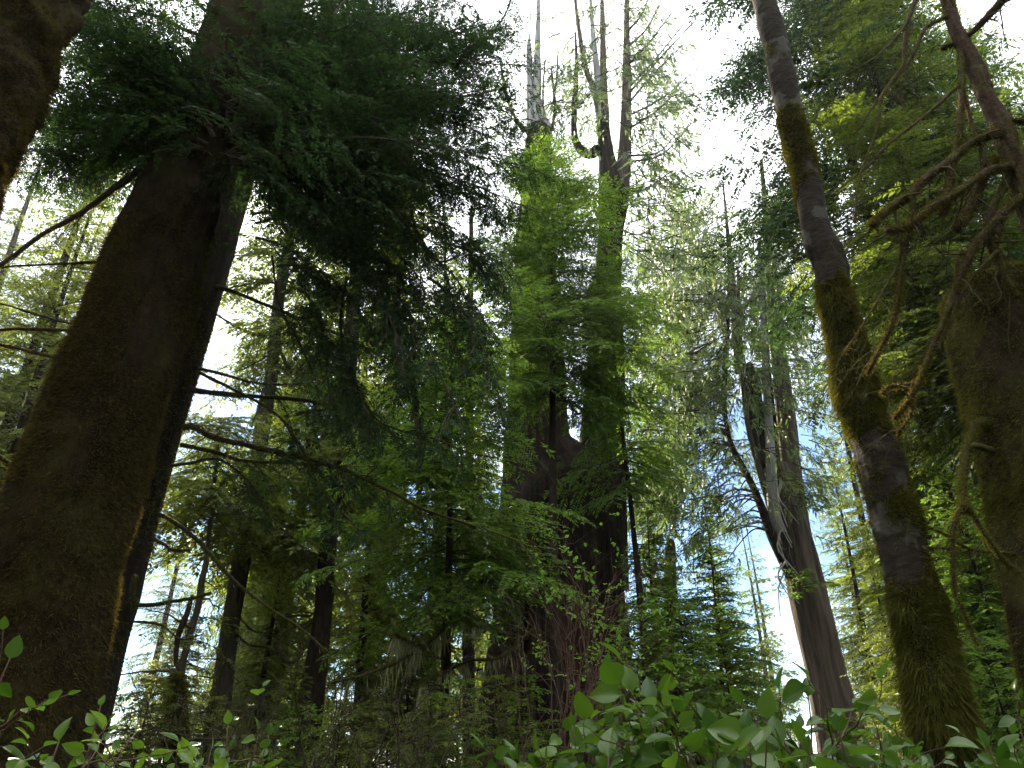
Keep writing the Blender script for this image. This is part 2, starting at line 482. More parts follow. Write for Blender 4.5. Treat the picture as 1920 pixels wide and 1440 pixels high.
def crown(lad, rng, H, zb, Rm, n, prof=0.8, up=25, low=-18, skirt=0.7, axis=None, azw=None, lmin=0.25, jit=0.3):
    mb = MB()
    for i in range(n):
        f = (i + rng.random()) / n
        f = f ** 0.92
        h = zb + (H - zb) * f
        L = Rm * max(0.05, (1 - f)) ** prof * rng.uniform(1 - jit * 1.3, 1 + jit * 0.6)
        if f < 0.12: L *= skirt + (1 - skirt) * f / 0.12
        L = max(L, lmin)
        az = rng.random() * 2 * math.pi if azw is None else azw(rng, f)
        pt = R(low + (up - low) * f + rng.normal(0, 8))
        o = np.array([0, 0, h]) if axis is None else axis(h)
        add_bough(mb, lad, rng, o, (math.cos(az) * math.cos(pt), math.sin(az) * math.cos(pt), math.sin(pt)), L, rng.normal(0, 0.2))
    return mb

def straight_trunk(H, r, seed, seg=20, lean=(0, 0), sway=0.012, flare=1.35, furrow=0.06):
    K = max(24, int(H * 3))
    s = np.linspace(0, 1, K)
    rng = np.random.default_rng(seed)
    a, b = rng.random(2) * 6
    P = np.stack([lean[0] * H * s + sway * H * np.sin(s * 4 + a) * s, lean[1] * H * s + sway * H * np.sin(s * 3.3 + b) * s, H * s - 0.3], -1)
    rad = r * (1 - 0.93 * s ** 1.15) * (1 + (flare - 1) * np.exp(-s * H / 0.7))
    mb = MB()
    tube(mb, P, rad, seg, disp=bark_disp(seed, 0.07, 1.1, furrow, 9))
    return mb, (lambda h: np.array([np.interp(h + 0.3, P[:, 2] + 0.3, P[:, k]) for k in range(3)]))

def stubs(mb, axis, rng, H0, H1, n, ln=(0.3, 1.4), r=0.018, droop=0.25, m=0):
    """dead bare twigs standing out from a trunk"""
    for i in range(n):
        h = rng.uniform(H0, H1); az = rng.random() * 6.283; L = rng.uniform(*ln)
        t = np.linspace(0, 1, 6)
        o = axis(h)
        P = o + np.stack([math.cos(az) * t * L, math.sin(az) * t * L, (0.15 * t - droop * t ** 2) * L], -1) + np.cumsum(rng.normal(0, 0.02 * L, (6, 3)), 0)
        tube(mb, P, r * (1 - 0.85 * t), 4, m=m)
        for k in range(int(L * 4)):
            u = rng.uniform(0.25, 0.95); b = P[int(u * 5)]
            d = unit(rng.normal(0, 1, 3) + np.array([math.cos(az), math.sin(az), -0.2])) * L * 0.3 * rng.random()
            tube(mb, np.stack([b, b + d * 0.5 + rng.normal(0, 0.02, 3), b + d]), np.array([r * 0.35, r * 0.22, r * 0.08]), 3, m=m, cap=False)

def poly_trunk(rows, Y, n=260, seg=64, disp=None, Yfun=None):
    """rows of (y pixel, left edge, right edge) seen at distance Y -> path and radii in metres"""
    rows = sorted(rows, key=lambda a: -a[0])
    P, rad = [], []
    for y, a, b in rows:
        yy = Y if Yfun is None else Yfun(y)
        P.append(at((a + b) / 2, y, yy)); rad.append(size(abs(b - a), y, yy) / 2)
    P = np.array(P); rad = np.array(rad)
    # continue to the ground
    if P[0, 2] > 0:
        d = unit(P[0] - P[min(2, len(P) - 1)]); k = min(P[0, 2] + 0.35, 8) / max(0.2, -d[2])
        P = np.vstack([P[0] + d * k, P]); rad = np.concatenate([[rad[0] * 1.12], rad])
    Q = spline(np.column_stack([P, rad]), n)
    return Q[:, :3], Q[:, 3]

def limb_px(pts, Y0, Y1, w0, w1, n=40):
    """a limb through pixels, its distance running from Y0 to Y1, w in pixels -> path, radii"""
    k = len(pts); w0, w1 = w0 * 0.74, w1 * 0.74
    Ys = np.linspace(Y0, Y1, k); ws = np.linspace(w0, w1, k)
    P = np.array([at(x, y, yy) for (x, y), yy in zip(pts, Ys)])
    r = np.array([size(w, y, yy) / 2 for (x, y), yy, w in zip(pts, Ys, ws)])
    Q = spline(np.column_stack([P, r]), n)
    return Q[:, :3], Q[:, 3]

def limb(parent, pts, Y0, Y1, w0, w1, rng, mat, moss=None, nmoss=0, beard=0, twigs=0, fol=None, fol_mat=None, tw_len=0.6, off=(0, 0, 0), name='limb', n=40, mlen=(0.012, 0.03)):
    P, r = limb_px(pts, Y0, Y1, w0, w1, n)
    P = P - np.array(off)
    P = P + np.cumsum(rng.normal(0, 0.004, P.shape), 0) * 0.4
    mb = MB()
    V, ring = tube(mb, P, r, 9, disp=bark_disp(int(rng.integers(1e6)), 0.28, 7, 0.0))
    mats = [mat]
    if moss is not None:
        mats.append(moss)
        if nmoss: moss_tufts(mb, V, ring, nmoss, rng, mlen, 0.0030, m=1, down=0.35)
        if beard: strands(mb, P, beard, rng, (0.03, 0.16), 0.004, m=1)
    for i in range(twigs):
        u = rng.uniform(0.15, 0.98); j = int(u * (n - 1))
        t = unit(P[min(j + 1, n - 1)] - P[max(j - 1, 0)])
        d = unit(t * rng.uniform(0.2, 1.0) + rng.normal(0, 0.6, 3) + np.array([0, 0, -0.25]))
        L = tw_len * rng.uniform(0.3, 1.0)
        tt = np.linspace(0, 1, 7)[:, None]
        wb = np.cumsum(rng.normal(0, 0.025 * L, (7, 3)), 0); wb -= wb[0]
        Q = P[j] + d * tt * L + np.array([0, 0, -0.25]) * L * tt ** 2 + wb
        rr = max(0.0025, r[j] * 0.30)
        tube(mb, Q, rr * (1 - 0.8 * tt[:, 0]), 4, m=0)
        for k in range(3):
            b = Q[rng.integers(2, 6)]; e = unit(d + rng.normal(0, 0.7, 3)) * L * rng.uniform(0.2, 0.5)
            tube(mb, np.stack([b, b + e * 0.5 + rng.normal(0, 0.02 * L, 3), b + e]), np.array([rr * 0.45, rr * 0.3, rr * 0.1]), 3, m=0, cap=False)
    o = mb.build(name, mats, parent, smooth=True)
    return o, P, r

def dress(mb, P, r, lad, rng, n, L=(0.5, 1.2), u0=0.2, droop=-0.15, plane=0.6):
    """foliage boughs along a bare limb"""
    for i in range(n):
        u = u0 + (1 - u0) * (i + rng.random()) / n
        j = min(len(P) - 2, int(u * (len(P) - 1)))
        t = unit(P[j + 1] - P[max(0, j - 1)])
        S = unit(np.cross(t, [0, 0, 1.0])) * (1 if rng.random() < 0.5 else -1)
        d = unit(t * rng.uniform(0.3, 1) + S * plane * rng.uniform(0.3, 1.4) + np.array([0, 0, droop + rng.normal(0, 0.2)]))
        add_bough(mb, lad, rng, P[j], d, rng.uniform(*L) * (1.15 - 0.5 * u), rng.normal(0, 0.35))

# ------------------------------------------------------------------ the ground
def ground():
    rr = np.concatenate([np.linspace(0, 40, 90), np.linspace(43, 120, 26), np.array([160, 220, 320, 480, 700, 1000])])
    S = 120
    th = np.linspace(0, 2 * np.pi, S, endpoint=False)
    X = rr[:, None] * np.cos(th); Y = rr[:, None] * np.sin(th)
    fade = np.clip(1 - rr / 140, 0, 1)[:, None]
    Z = (0.22 * fbm(np.stack([X * 0.25, Y * 0.25, X * 0], -1), 5, 3) + 0.04 * fbm(np.stack([X * 1.6, Y * 1.6, X * 0], -1), 8, 2)) * fade - 0.1
    idx = np.arange(len(rr) * S).reshape(len(rr), S)
    q = np.stack([idx[:-1], idx[1:], np.roll(idx, -1, 1)[1:], np.roll(idx, -1, 1)[:-1]], -1).reshape(-1, 4)
    mb = MB(); mb.add(np.stack([X, Y, Z], -1), q=q)
    o = mb.build('ground', M['soil'], smooth=True)
    o['kind'] = 'structure'
ground()

HEM_NEAR = ladder('near', (0.5, 0.9, 1.5, 2.4), 11)
HEM_MID = ladder('mid', (0.5, 1.0, 1.8, 3.0), 12)
HEM_FAR = ladder('far', (0.7, 1.4, 2.4, 3.6), 13, gap=0.12)
CED = ladder('cedar', (0.7, 1.4, 2.4), 14, gap=0.15)
CED_BIG = ladder('cedar', (0.8, 1.6, 2.8), 15, gap=0.25, d2=0.17, d3=0.080, l3=0.22, w3=0.052)

# ------------------------------------------------------------------ near trees at the left
def spruce_near():
    rng = np.random.default_rng(101)
    root = thing('spruce_tree', 'massive brown mossy spruce trunk with dark boughs high up', 'tree', at(-20, 1440, 6) * np.array([1, 1, 0]))
    off = np.array(root.location)
    rows = [(1440, -190, 150), (1300, -130, 181), (1100, -55, 219), (968, 4, 250), (885, 40, 272), (819, 69, 290), (742, 98, 310), (670, 131, 335),
            (600, 160, 358), (516, 190, 380), (437, 226, 397), (303, 282, 428), (150, 345, 474), (0, 402, 516), (-300, 515, 610), (-700, 640, 705)]
    P, r = poly_trunk(rows, 6.0, 420); r = r * 0.92
    P = P - off
    mb = MB()
    V, ring = tube(mb, P, r, 110, disp=bark_disp(3, 0.05, 2.2, 0.04, 10, 3))
    tr = mb.build('trunk', M['spruce_bark'], root, smooth=True)
    mm = MB()
    ms = lambda p, n, g: (fbm(p * 1.6, 21, 3) + g.normal(0, 0.35, len(p)) > -0.25) & (p[:, 2] < 12)
    moss_tufts(mm, V[:300], ring[:300], 170000, rng, (0.02, 0.06), 0.0034, mask=ms, down=0.5)
    mm.build('moss', M['moss_brown'], tr)
    # limbs on the open side
    LM = lambda pts, a, b, w0, w1, **k: limb(root, pts, a, b, w0, w1, rng, M['twig'], M['moss'], off=off, **k)
    LM([(262, 318), (204, 361), (153, 397), (87, 434), (0, 496), (-80, 545)], 6.0, 5.4, 17, 9, nmoss=1500, beard=60, twigs=9)
    LM([(210, 488), (155, 493), (109, 496), (15, 501), (-60, 515)], 6.0, 5.8, 8, 4, twigs=7)
    LM([(165, 608), (149, 611), (80, 593), (0, 571), (-60, 560)], 6.0, 6.3, 7, 4, twigs=6)
    LM([(160, 620), (55, 617), (0, 618), (-60, 622)], 6.0, 5.7, 9, 6, nmoss=500, twigs=6)
    LM([(135, 676), (66, 662), (0, 646), (-50, 640)], 6.0, 5.7, 9, 6, nmoss=600, beard=60, twigs=5)
    LM([(50, 890), (25, 873), (0, 855), (-40, 830)], 6.0, 5.5, 12, 10, nmoss=800, beard=40)
    # boughs: a dark roof of foliage around the upper trunk, reaching out over the clearing
    mb = MB()
    boughs = []
    g = np.random.default_rng(7)
    def B(x0, y0, Y0, x1, y1, Y1, n=9, w=16):
        boughs.append((x0, y0, Y0, x1, y1, Y1))
    B(430, 290, 5.7, 985, 330, 6.8); B(430, 295, 5.6, 900, 290, 6.0); B(440, 280, 5.6, 960, 180, 6.4); B(420, 250, 5.6, 760, 340, 6.2)
    B(440, 230, 5.6, 800, 120, 6.2); B(450, 180, 5.7, 930, 60, 7.0); B(450, 120, 5.8, 700, 40, 5.6); B(455, 200, 5.6, 700, 230, 5.9)
    B(400, 260, 5.6, 150, 60, 6.0); B(390, 270, 5.6, 130, 200, 5.8); B(380, 280, 5.6, 110, 300, 6.4); B(400, 240, 5.6, 240, 130, 5.7)
    B(420, 180, 5.5, 330, 120, 5.6); B(430, 150, 5.5, 480, 160, 5.5); B(420, 230, 5.5, 420, 190, 5.5); B(400, 210, 5.6, 300, 200, 5.7)
    B(440, 60, 5.7, 200, -40, 6.2); B(440, 110, 5.6, 130, 20, 6.4); B(440, 250, 5.6, 600, 270, 5.6); B(430, 300, 5.5, 640, 380, 6.0)
    B(440, 20, 5.7, 640, -60, 5.6); B(450, 300, 5.6, 860, 420, 7.2); B(440, 310, 5.6, 760, 400, 6.2); B(410, 290, 5.6, 500, 330, 5.6)
    B(440, 200, 6.4, 820, 230, 8.0); B(430, 260, 6.4, 930, 250, 7.6); B(470, 150, 6.4, 880, 130, 7.6)
    B(340, 300, 6.2, 70, 260, 7.4); B(360, 250, 6.3, 150, 120, 7.6); B(380, 200, 6.3, 180, 20, 7.2)
    for (x1_, y1_, Y1_) in ((960, 40, 7.8), (990, 120, 7.4), (900, 200, 7.9), (985, 230, 7.2), (820, 10, 8.2), (940, 330, 7.0), (990, 390, 7.3), (880, 360, 7.9), (760, 80, 8.4), (960, 430, 7.6), (700, -30, 8.0), (910, 110, 6.8), (960, 280, 7.9), (860, 60, 7.2)):
        B(g.uniform(470, 560), g.uniform(150, 300), g.uniform(6.4, 7.0), x1_, y1_, Y1_)
    B(330, 330, 6.2, 70, 330, 7.0); B(340, 300, 6.2, 60, 290, 6.2); B(350, 290, 6.2, 190, 330, 7.6); B(340, 260, 6.2, 100, 210, 7.4)
    for q in range(9):
        x0 = g.uniform(390, 450); y0 = g.uniform(60, 300); a = g.uniform(-1, 1)
        B(x0, y0, 5.6, x0 + a * 230, y0 - g.uniform(-40, 60), g.uniform(5.3, 6.0))
    for (x0, y0, Y0, x1, y1, Y1) in boughs:
        a, b = at(x0, y0, Y0) - off, at(x1, y1, Y1) - off
        L = np.linalg.norm(b - a)
        t = np.linspace(0, 1, 14)
        P2 = a + (b - a) * t[:, None] + np.array([0, 0, 0.10 * L]) * (t * (1 - t) * 4)[:, None] + np.cumsum(g.normal(0, 0.012, (14, 3)), 0)
        r2 = min(0.03, 0.011 * L) * (1 - 0.85 * t)
        tube(mb, P2, r2, 6, m=1)
        dress(mb, P2, r2, HEM_NEAR, g, int(6 + L * 8.5), (0.4, 1.15), 0.08, -0.25)
        add_bough(mb, HEM_NEAR, g, P2[-1], unit(P2[-1] - P2[-3]), 0.7)
    for q in range(40):
        x0 = g.uniform(270, 520); y0 = g.uniform(70, 300)
        if x0 < 340 and y0 > 230: continue
        p = at(x0, y0, g.uniform(5.0, 5.45)) - off
        a = g.uniform(-0.4, 0.4) + (0 if x0 > 400 else math.pi)
        add_bough(mb, HEM_NEAR, g, p, (math.cos(a), math.sin(a) - 0.3, g.uniform(-0.5, 0.1)), g.uniform(0.5, 1.1), g.normal(0, 0.3))
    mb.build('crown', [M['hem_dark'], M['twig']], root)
spruce_near()

def hemlock_second():
    rng = np.random.default_rng(202)
    root = thing('hemlock_tree', 'dark trunk close behind the massive mossy spruce, bare mossy limbs on one side', 'tree', at(165, 1440, 8.5) * np.array([1, 1, 0]))
    off = np.array(root.location)
    rows = [(1440, 45, 185), (1228, 98, 233), (1119, 135, 262), (1024, 160, 284), (915, 194, 310), (790, 238, 346), (684, 274, 376), (582, 308, 405),
            (400, 375, 458), (200, 445, 515), (0, 512, 572), (-300, 605, 650), (-700, 720, 740)]
    P, r = poly_trunk(rows, 8.5, 300); r = r * 0.93
    P = P - off
    mb = MB()
    V, ring = tube(mb, P, r, 72, disp=bark_disp(31, 0.03, 1.6, 0.04, 11, 1.5))
    tr = mb.build('trunk', M['dark_bark'], root, smooth=True)
    mm = MB()
    ms = lambda p, n, gg: (fbm(p * 1.4, 23, 3) + gg.normal(0, 0.3, len(p)) > 0.12)
    moss_tufts(mm, V[:240], ring[:240], 40000, rng, (0.02, 0.06), 0.004, mask=ms, down=0.6)
    mm.build('moss', M['moss'], tr)
    out = []
    def LM(pts, a, b, w0, w1, **k):
        o, P2, r2 = limb(root, pts, a, b, w0, w1, rng, M['limb_bark'], M['moss'], off=off, **k)
        out.append((P2, r2))
    LM([(400, 536), (425, 542), (480, 563), (561, 597), (638, 629), (690, 655), (760, 690)], 8.4, 8.6, 11, 4, nmoss=1200, beard=60, twigs=14)
    LM([(360, 731), (386, 735), (440, 741), (561, 750), (638, 764), (685, 782), (760, 830)], 8.4, 8.2, 15, 5, nmoss=1800, beard=120, twigs=16)
    LM([(345, 801), (362, 800), (401, 819), (474, 837), (590, 863), (638, 877), (673, 892), (746, 928), (804, 957), (928, 997), (1010, 1030)], 8.4, 7.4, 17, 4, nmoss=2200, beard=150, twigs=26)
    LM([(338, 834), (412, 852), (466, 866), (601, 873), (650, 885)], 8.4, 8.8, 11, 4, nmoss=900, beard=60, twigs=12)
    LM([(322, 873), (360, 868), (412, 861), (470, 905), (500, 960)], 8.4, 8.2, 9, 3, nmoss=500, beard=30, twigs=9)
    LM([(370, 690), (410, 700), (500, 722), (610, 716)], 8.4, 9.4, 9, 4, nmoss=900, beard=30, twigs=9)
    LM([(375, 700), (420, 722), (510, 770), (560, 830), (600, 910), (680, 1000)], 8.4, 7.6, 9, 3, nmoss=400, twigs=12)
    LM([(300, 965), (320, 976), (364, 1010), (404, 1053), (437, 1090), (492, 1134), (558, 1177), (620, 1230)], 8.4, 8.0, 12, 4, nmoss=900, beard=220, twigs=14)
    LM([(258, 1134), (290, 1132), (313, 1128), (355, 1122), (397, 1110)], 8.4, 8.2, 11, 7, nmoss=700, beard=50, twigs=4)
    LM([(288, 1010), (310, 1022), (328, 1032), (361, 1033)], 8.4, 8.3, 9, 5, nmoss=500, beard=80, twigs=3)
    LM([(255, 1140), (247, 1120), (250, 1095), (251, 1084)], 8.3, 8.1, 13, 9, nmoss=1200, beard=50)
    LM([(245, 1165), (300, 1170), (340, 1200), (380, 1190)], 8.4, 8.2, 6, 3, twigs=8)
    LM([(0 + 598, -10), (627, 47), (656, 98), (667, 130), (700, 200)], 7.6, 7.2, 15, 9, nmoss=900, twigs=10)
    LM([(683, -10), (692, 25), (721, 92), (754, 146), (783, 187), (817, 237), (850, 300)], 7.4, 7.0, 12, 5, nmoss=700, twigs=12)
    LM([(733, 100), (770, 113), (808, 117), (883, 96), (942, 37), (965, -20)], 7.4, 7.6, 6, 4, twigs=9)
    LM([(530, 590), (560, 640), (600, 720), (655, 706), (684, 757), (720, 797), (819, 826), (870, 848), (928, 861)], 8.2, 7.2, 8, 3, nmoss=500, twigs=24)
    LM([(650, 520), (642, 560), (640, 620), (646, 680), (658, 712)], 7.6, 7.7, 9, 6, nmoss=300, twigs=10)
    LM([(770, 395), (783, 440), (800, 470), (830, 490), (880, 470)], 7.2, 7.2, 9, 4, nmoss=600, beard=50, twigs=10)
    LM([(510, 480), (520, 560), (538, 600), (555, 660)], 7.2, 7.2, 6, 3, twigs=8)
    # hanging, shaded foliage between the trunk and the open centre
    mb = MB(); g = np.random.default_rng(17)
    specs = [(470, 400, 8.2, 800, 560, 8.0), (480, 420, 8.2, 940, 520, 7.6), (500, 330, 8.2, 960, 420, 7.6), (480, 360, 8.2, 880, 640, 7.0), (560, 420, 7.8, 900, 740, 6.8),
             (520, 500, 8.2, 700, 640, 7.4), (640, 480, 7.6, 860, 830, 6.6), (600, 420, 7.6, 780, 720, 6.6), (700, 420, 7.4, 950, 640, 7.0), (520, 300, 8.2, 760, 420, 7.2),
             (700, 560, 7.4, 800, 860, 6.8), (560, 540, 8.0, 640, 760, 7.0), (760, 420, 7.8, 940, 500, 8.2), (480, 450, 8.4, 640, 560, 8.6), (620, 640, 7.6, 700, 820, 7.0),
             (800, 520, 7.4, 930, 780, 6.8), (840, 460, 7.8, 970, 560, 7.8), (560, 780, 8.2, 640, 800, 8.0), (540, 20, 8.2, 760, 60, 7.6), (600, 0, 8.0, 900, 20, 7.4), (560, -40, 8.2, 860, -60, 7.0), (700, 40, 7.6, 940, 110, 7.2)]
    for (x0, y0, Y0, x1, y1, Y1) in specs:
        a, b = at(x0, y0, Y0) - off, at(x1, y1, Y1) - off
        L = np.linalg.norm(b - a); t = np.linspace(0, 1, 14)
        P2 = a + (b - a) * t[:, None] + np.array([0, 0, 0.13 * L]) * (t * (1 - t) * 4)[:, None] + np.cumsum(g.normal(0, 0.015, (14, 3)), 0)
        r2 = 0.022 * (1 - 0.85 * t)
        tube(mb, P2, r2, 5, m=1)
        dress(mb, P2, r2, HEM_NEAR, g, int(6 + L * 9), (0.35, 1.0), 0.15, -0.45)
    for P2, r2 in out[:7] + out[12:17]:
        dress(mb, P2, r2, HEM_NEAR, g, 14, (0.35, 0.9), 0.45, -0.35)
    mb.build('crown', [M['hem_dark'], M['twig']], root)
hemlock_second()

def corner_trunk():
    rng = np.random.default_rng(303)
    e = [(0, 160), (47, 135), (84, 124), (138, 102), (204, 69), (262, 47), (306, 22), (375, 4)]
    e = [(y, x - 36) for y, x in e]
    rows = [(y, x - 225 - y * 0.06, x) for y, x in e] + [(600, -430, -108), (900, -600, -250), (1300, -830, -420), (-300, 60, 262), (-700, 240, 395)]
    root = thing('leaning_maple', 'rough mossy trunk slanting across the upper left corner, edged with sunlight', 'tree', at(-700, 1400, 4.2) * np.array([1, 1, 0]))
    off = np.array(root.location)
    P, r = poly_trunk(rows, 4.2, 300)
    P = P - off
    mb = MB()
    V, ring = tube(mb, P, r, 90, disp=bark_disp(51, 0.13, 4.0, 0.05, 9, 4))
    tr = mb.build('trunk', M['spruce_bark'], root, smooth=True)
    mm = MB()
    moss_tufts(mm, V, ring, 120000, rng, (0.018, 0.06), 0.0028, down=0.5, mask=lambda p, n, gg: fbm(p * 2.0, 29, 3) + gg.normal(0, 0.4, len(p)) > -0.1)
    mm.build('moss', M['moss_brown'], tr)
corner_trunk()

# ------------------------------------------------------------------ the leaning alder at the right
def alder():
    rng = np.random.default_rng(404)
    root = thing('alder_tree', 'slender leaning alder trunk with pale blotched bark sheathed in hanging moss below', 'tree', at(1780, 1440, 5) * np.array([1, 1, 0]))
    off = np.array(root.location)
    rows = [(1440, 1712, 1850), (1352, 1692, 1834), (1243, 1678, 1808), (1170, 1660, 1787), (1097, 1645, 1766), (988, 1628, 1732), (917, 1607, 1710), (845, 1590, 1700),
            (790, 1572, 1672), (717, 1560, 1647), (626, 1545, 1627), (546, 1527, 1602), (500, 1518, 1592), (437, 1497, 1565), (328, 1480, 1542), (219, 1454, 1511), (109, 1431, 1490),
            (0, 1407, 1459), (-300, 1345, 1385), (-700, 1275, 1300)]
    P, r = poly_trunk(rows, 5.0, 420)
    r = r * np.interp(P[:, 2], [0, 1.5, 5, 7], [0.82, 0.84, 0.93, 0.97])
    P = P - off
    mb = MB()
    def collar(th, s, rr):
        d = 0
        g = np.random.default_rng(9)
        for k in range(26):
            s0 = g.uniform(0.3, 12); a0 = g.random() * 6.28; w = g.uniform(0.05, 0.14); am = g.uniform(0.05, 0.16)
            dd = np.cos(th - a0)
            d = d + 0.75 * am * np.exp(-((s - s0) / w) ** 2) * (0.45 + 0.55 * np.clip(dd, 0, 1))
        q = np.stack([np.cos(th) * 0.8, np.sin(th) * 0.8, s * 2.4], -1)
        lumps = np.clip(fbm(q, 91, 3) + np.interp(s, [0, 2.5, 5, 8], [0.35, 0.15, -0.1, -0.5]), 0, 1)
        return d + 0.20 * lumps - 0.20
    V, ring = tube(mb, P, r, 72, disp=bark_disp(61, 0.03, 2.2, 0.015, 8, 3, ext=collar))
    tr = mb.build('trunk', M['alder_bark'], root, smooth=True)
    mm = MB()
    hz = lambda p: p[:, 2]
    def mask(p, n, g):
        v = fbm(p * np.array([3.2, 3.2, 2.4]), 33, 3) + g.normal(0, 0.12, len(p))
        # thick near the foot, in cushions and collars above, thinning out upwards
        thr = np.interp(p[:, 2], [0, 1.6, 2.6, 4.2, 5.2, 6.5, 9], [-1.0, -0.75, -0.5, -0.22, 0.05, 0.45, 1.0])
        return v > thr
    moss_tufts(mm, V, ring, 260000, rng, (0.014, 0.042), 0.0030, mask=mask, down=0.6)
    def mask2(p, n, g):
        v = fbm(p * np.array([3.2, 3.2, 2.4]), 33, 3)
        thr = np.interp(p[:, 2], [0, 1.6, 2.6, 4.2, 5.2, 6.5], [-0.5, -0.3, 0.0, 0.25, 0.5, 2])
        return (v > thr) & (p[:, 2] < 6.0)
    moss_tufts(mm, V, ring, 100000, rng, (0.035, 0.10), 0.0034, mask=mask2, down=1.4)
    mm.build('moss', M['moss_olive'], tr)
    # a thin crown far overhead
    mb = MB()
    g = np.random.default_rng(5)
    for k in range(12):
        j = int(rng.uniform(0.95, 0.995) * (len(P) - 1)); az = g.random() * 6.28; L = g.uniform(0.8, 2.0)
        t = np.linspace(0, 1, 8)[:, None]
        Q = P[j] + np.array([math.cos(az), math.sin(az), 0.6]) * L * t + np.cumsum(g.normal(0, 0.03, (8, 3)), 0)
        tube(mb, Q, 0.02 * (1 - 0.8 * t[:, 0]), 5)
    mb.build('limb', M['twig'], root)
alder()

def mossy_snag():
    rng = np.random.default_rng(505)
    root = thing('broken_maple', 'thick broken-topped trunk wrapped in shaggy moss at the right edge', 'tree', at(2080, 1400, 5.2) * np.array([1, 1, 0]))
    off = np.array(root.location)
    rows = [(1440, 1975, 2260), (1170, 1912, 2175), (1035, 1884, 2130), (951, 1872, 2105), (917, 1862, 2095), (826, 1841, 2065), (742, 1818, 2035), (637, 1790, 1998), (590, 1781, 1983), (560, 1779, 1972), (545, 1788, 1955), (536, 1822, 1915)]
    P, r = poly_trunk(rows, 5.2, 260)
    P = P - off
    mb = MB()
    V, ring = tube(mb, P, r, 96, disp=bark_disp(71, 0.07, 2.2, 0.035, 9, 1.6))
    tr = mb.build('trunk', M['snag_bark'], root, smooth=True)
    mm = MB()
    moss_tufts(mm, V, ring, 120000, rng, (0.015, 0.05), 0.0032, down=0.6, mask=lambda p, n, g: fbm(p * 1.8, 37, 3) + g.normal(0, 0.4, len(p)) > -0.35)
    moss_tufts(mm, V, ring, 30000, rng, (0.05, 0.10), 0.0034, down=1.1, mask=lambda p, n, g: fbm(p * 2.4, 41, 2) > 0.35)
    mm.build('moss', M['moss'], tr)
    LM = lambda pts, a, b, w0, w1, **k: limb(root, pts, a, b, w0, w1, rng, M['limb_bark'], M['moss'], off=off, **k)
    LM([(1850, 795), (1829, 797), (1813, 840), (1803, 899), (1804, 940), (1807, 955)], 5.1, 4.8, 20, 19, nmoss=5000, beard=120)
    LM([(1807, 950), (1792, 970), (1786, 1010), (1785, 1045), (1787, 1080), (1790, 1110), (1812, 1160), (1835, 1210)], 4.8, 4.7, 14, 3, nmoss=2500, beard=80, twigs=3)
    LM([(1810, 950), (1821, 962), (1854, 1010), (1880, 1046), (1915, 1075)], 4.8, 4.8, 13, 9, nmoss=2000, beard=90, twigs=3)
    LM([(1734, 984), (1765, 1000), (1789, 1017), (1820, 1030), (1854, 1036), (1900, 1040)], 4.9, 5.1, 5, 8, nmoss=500, twigs=6)
    LM([(1730, 1025), (1785, 1032), (1800, 1033)], 4.8, 4.8, 5, 6, nmoss=400, beard=30)
    LM([(1836, 540), (1845, 505), (1858, 480), (1872, 440), (1880, 400)], 5.2, 5.0, 19, 12, nmoss=1500)
    LM([(1862, 845), (1838, 838), (1828, 836)], 5.1, 4.9, 16, 18)
    LM([(1812, 560), (1800, 530), (1792, 505), (1800, 470)], 5.1, 5.0, 16, 9, nmoss=1500, beard=40)
mossy_snag()

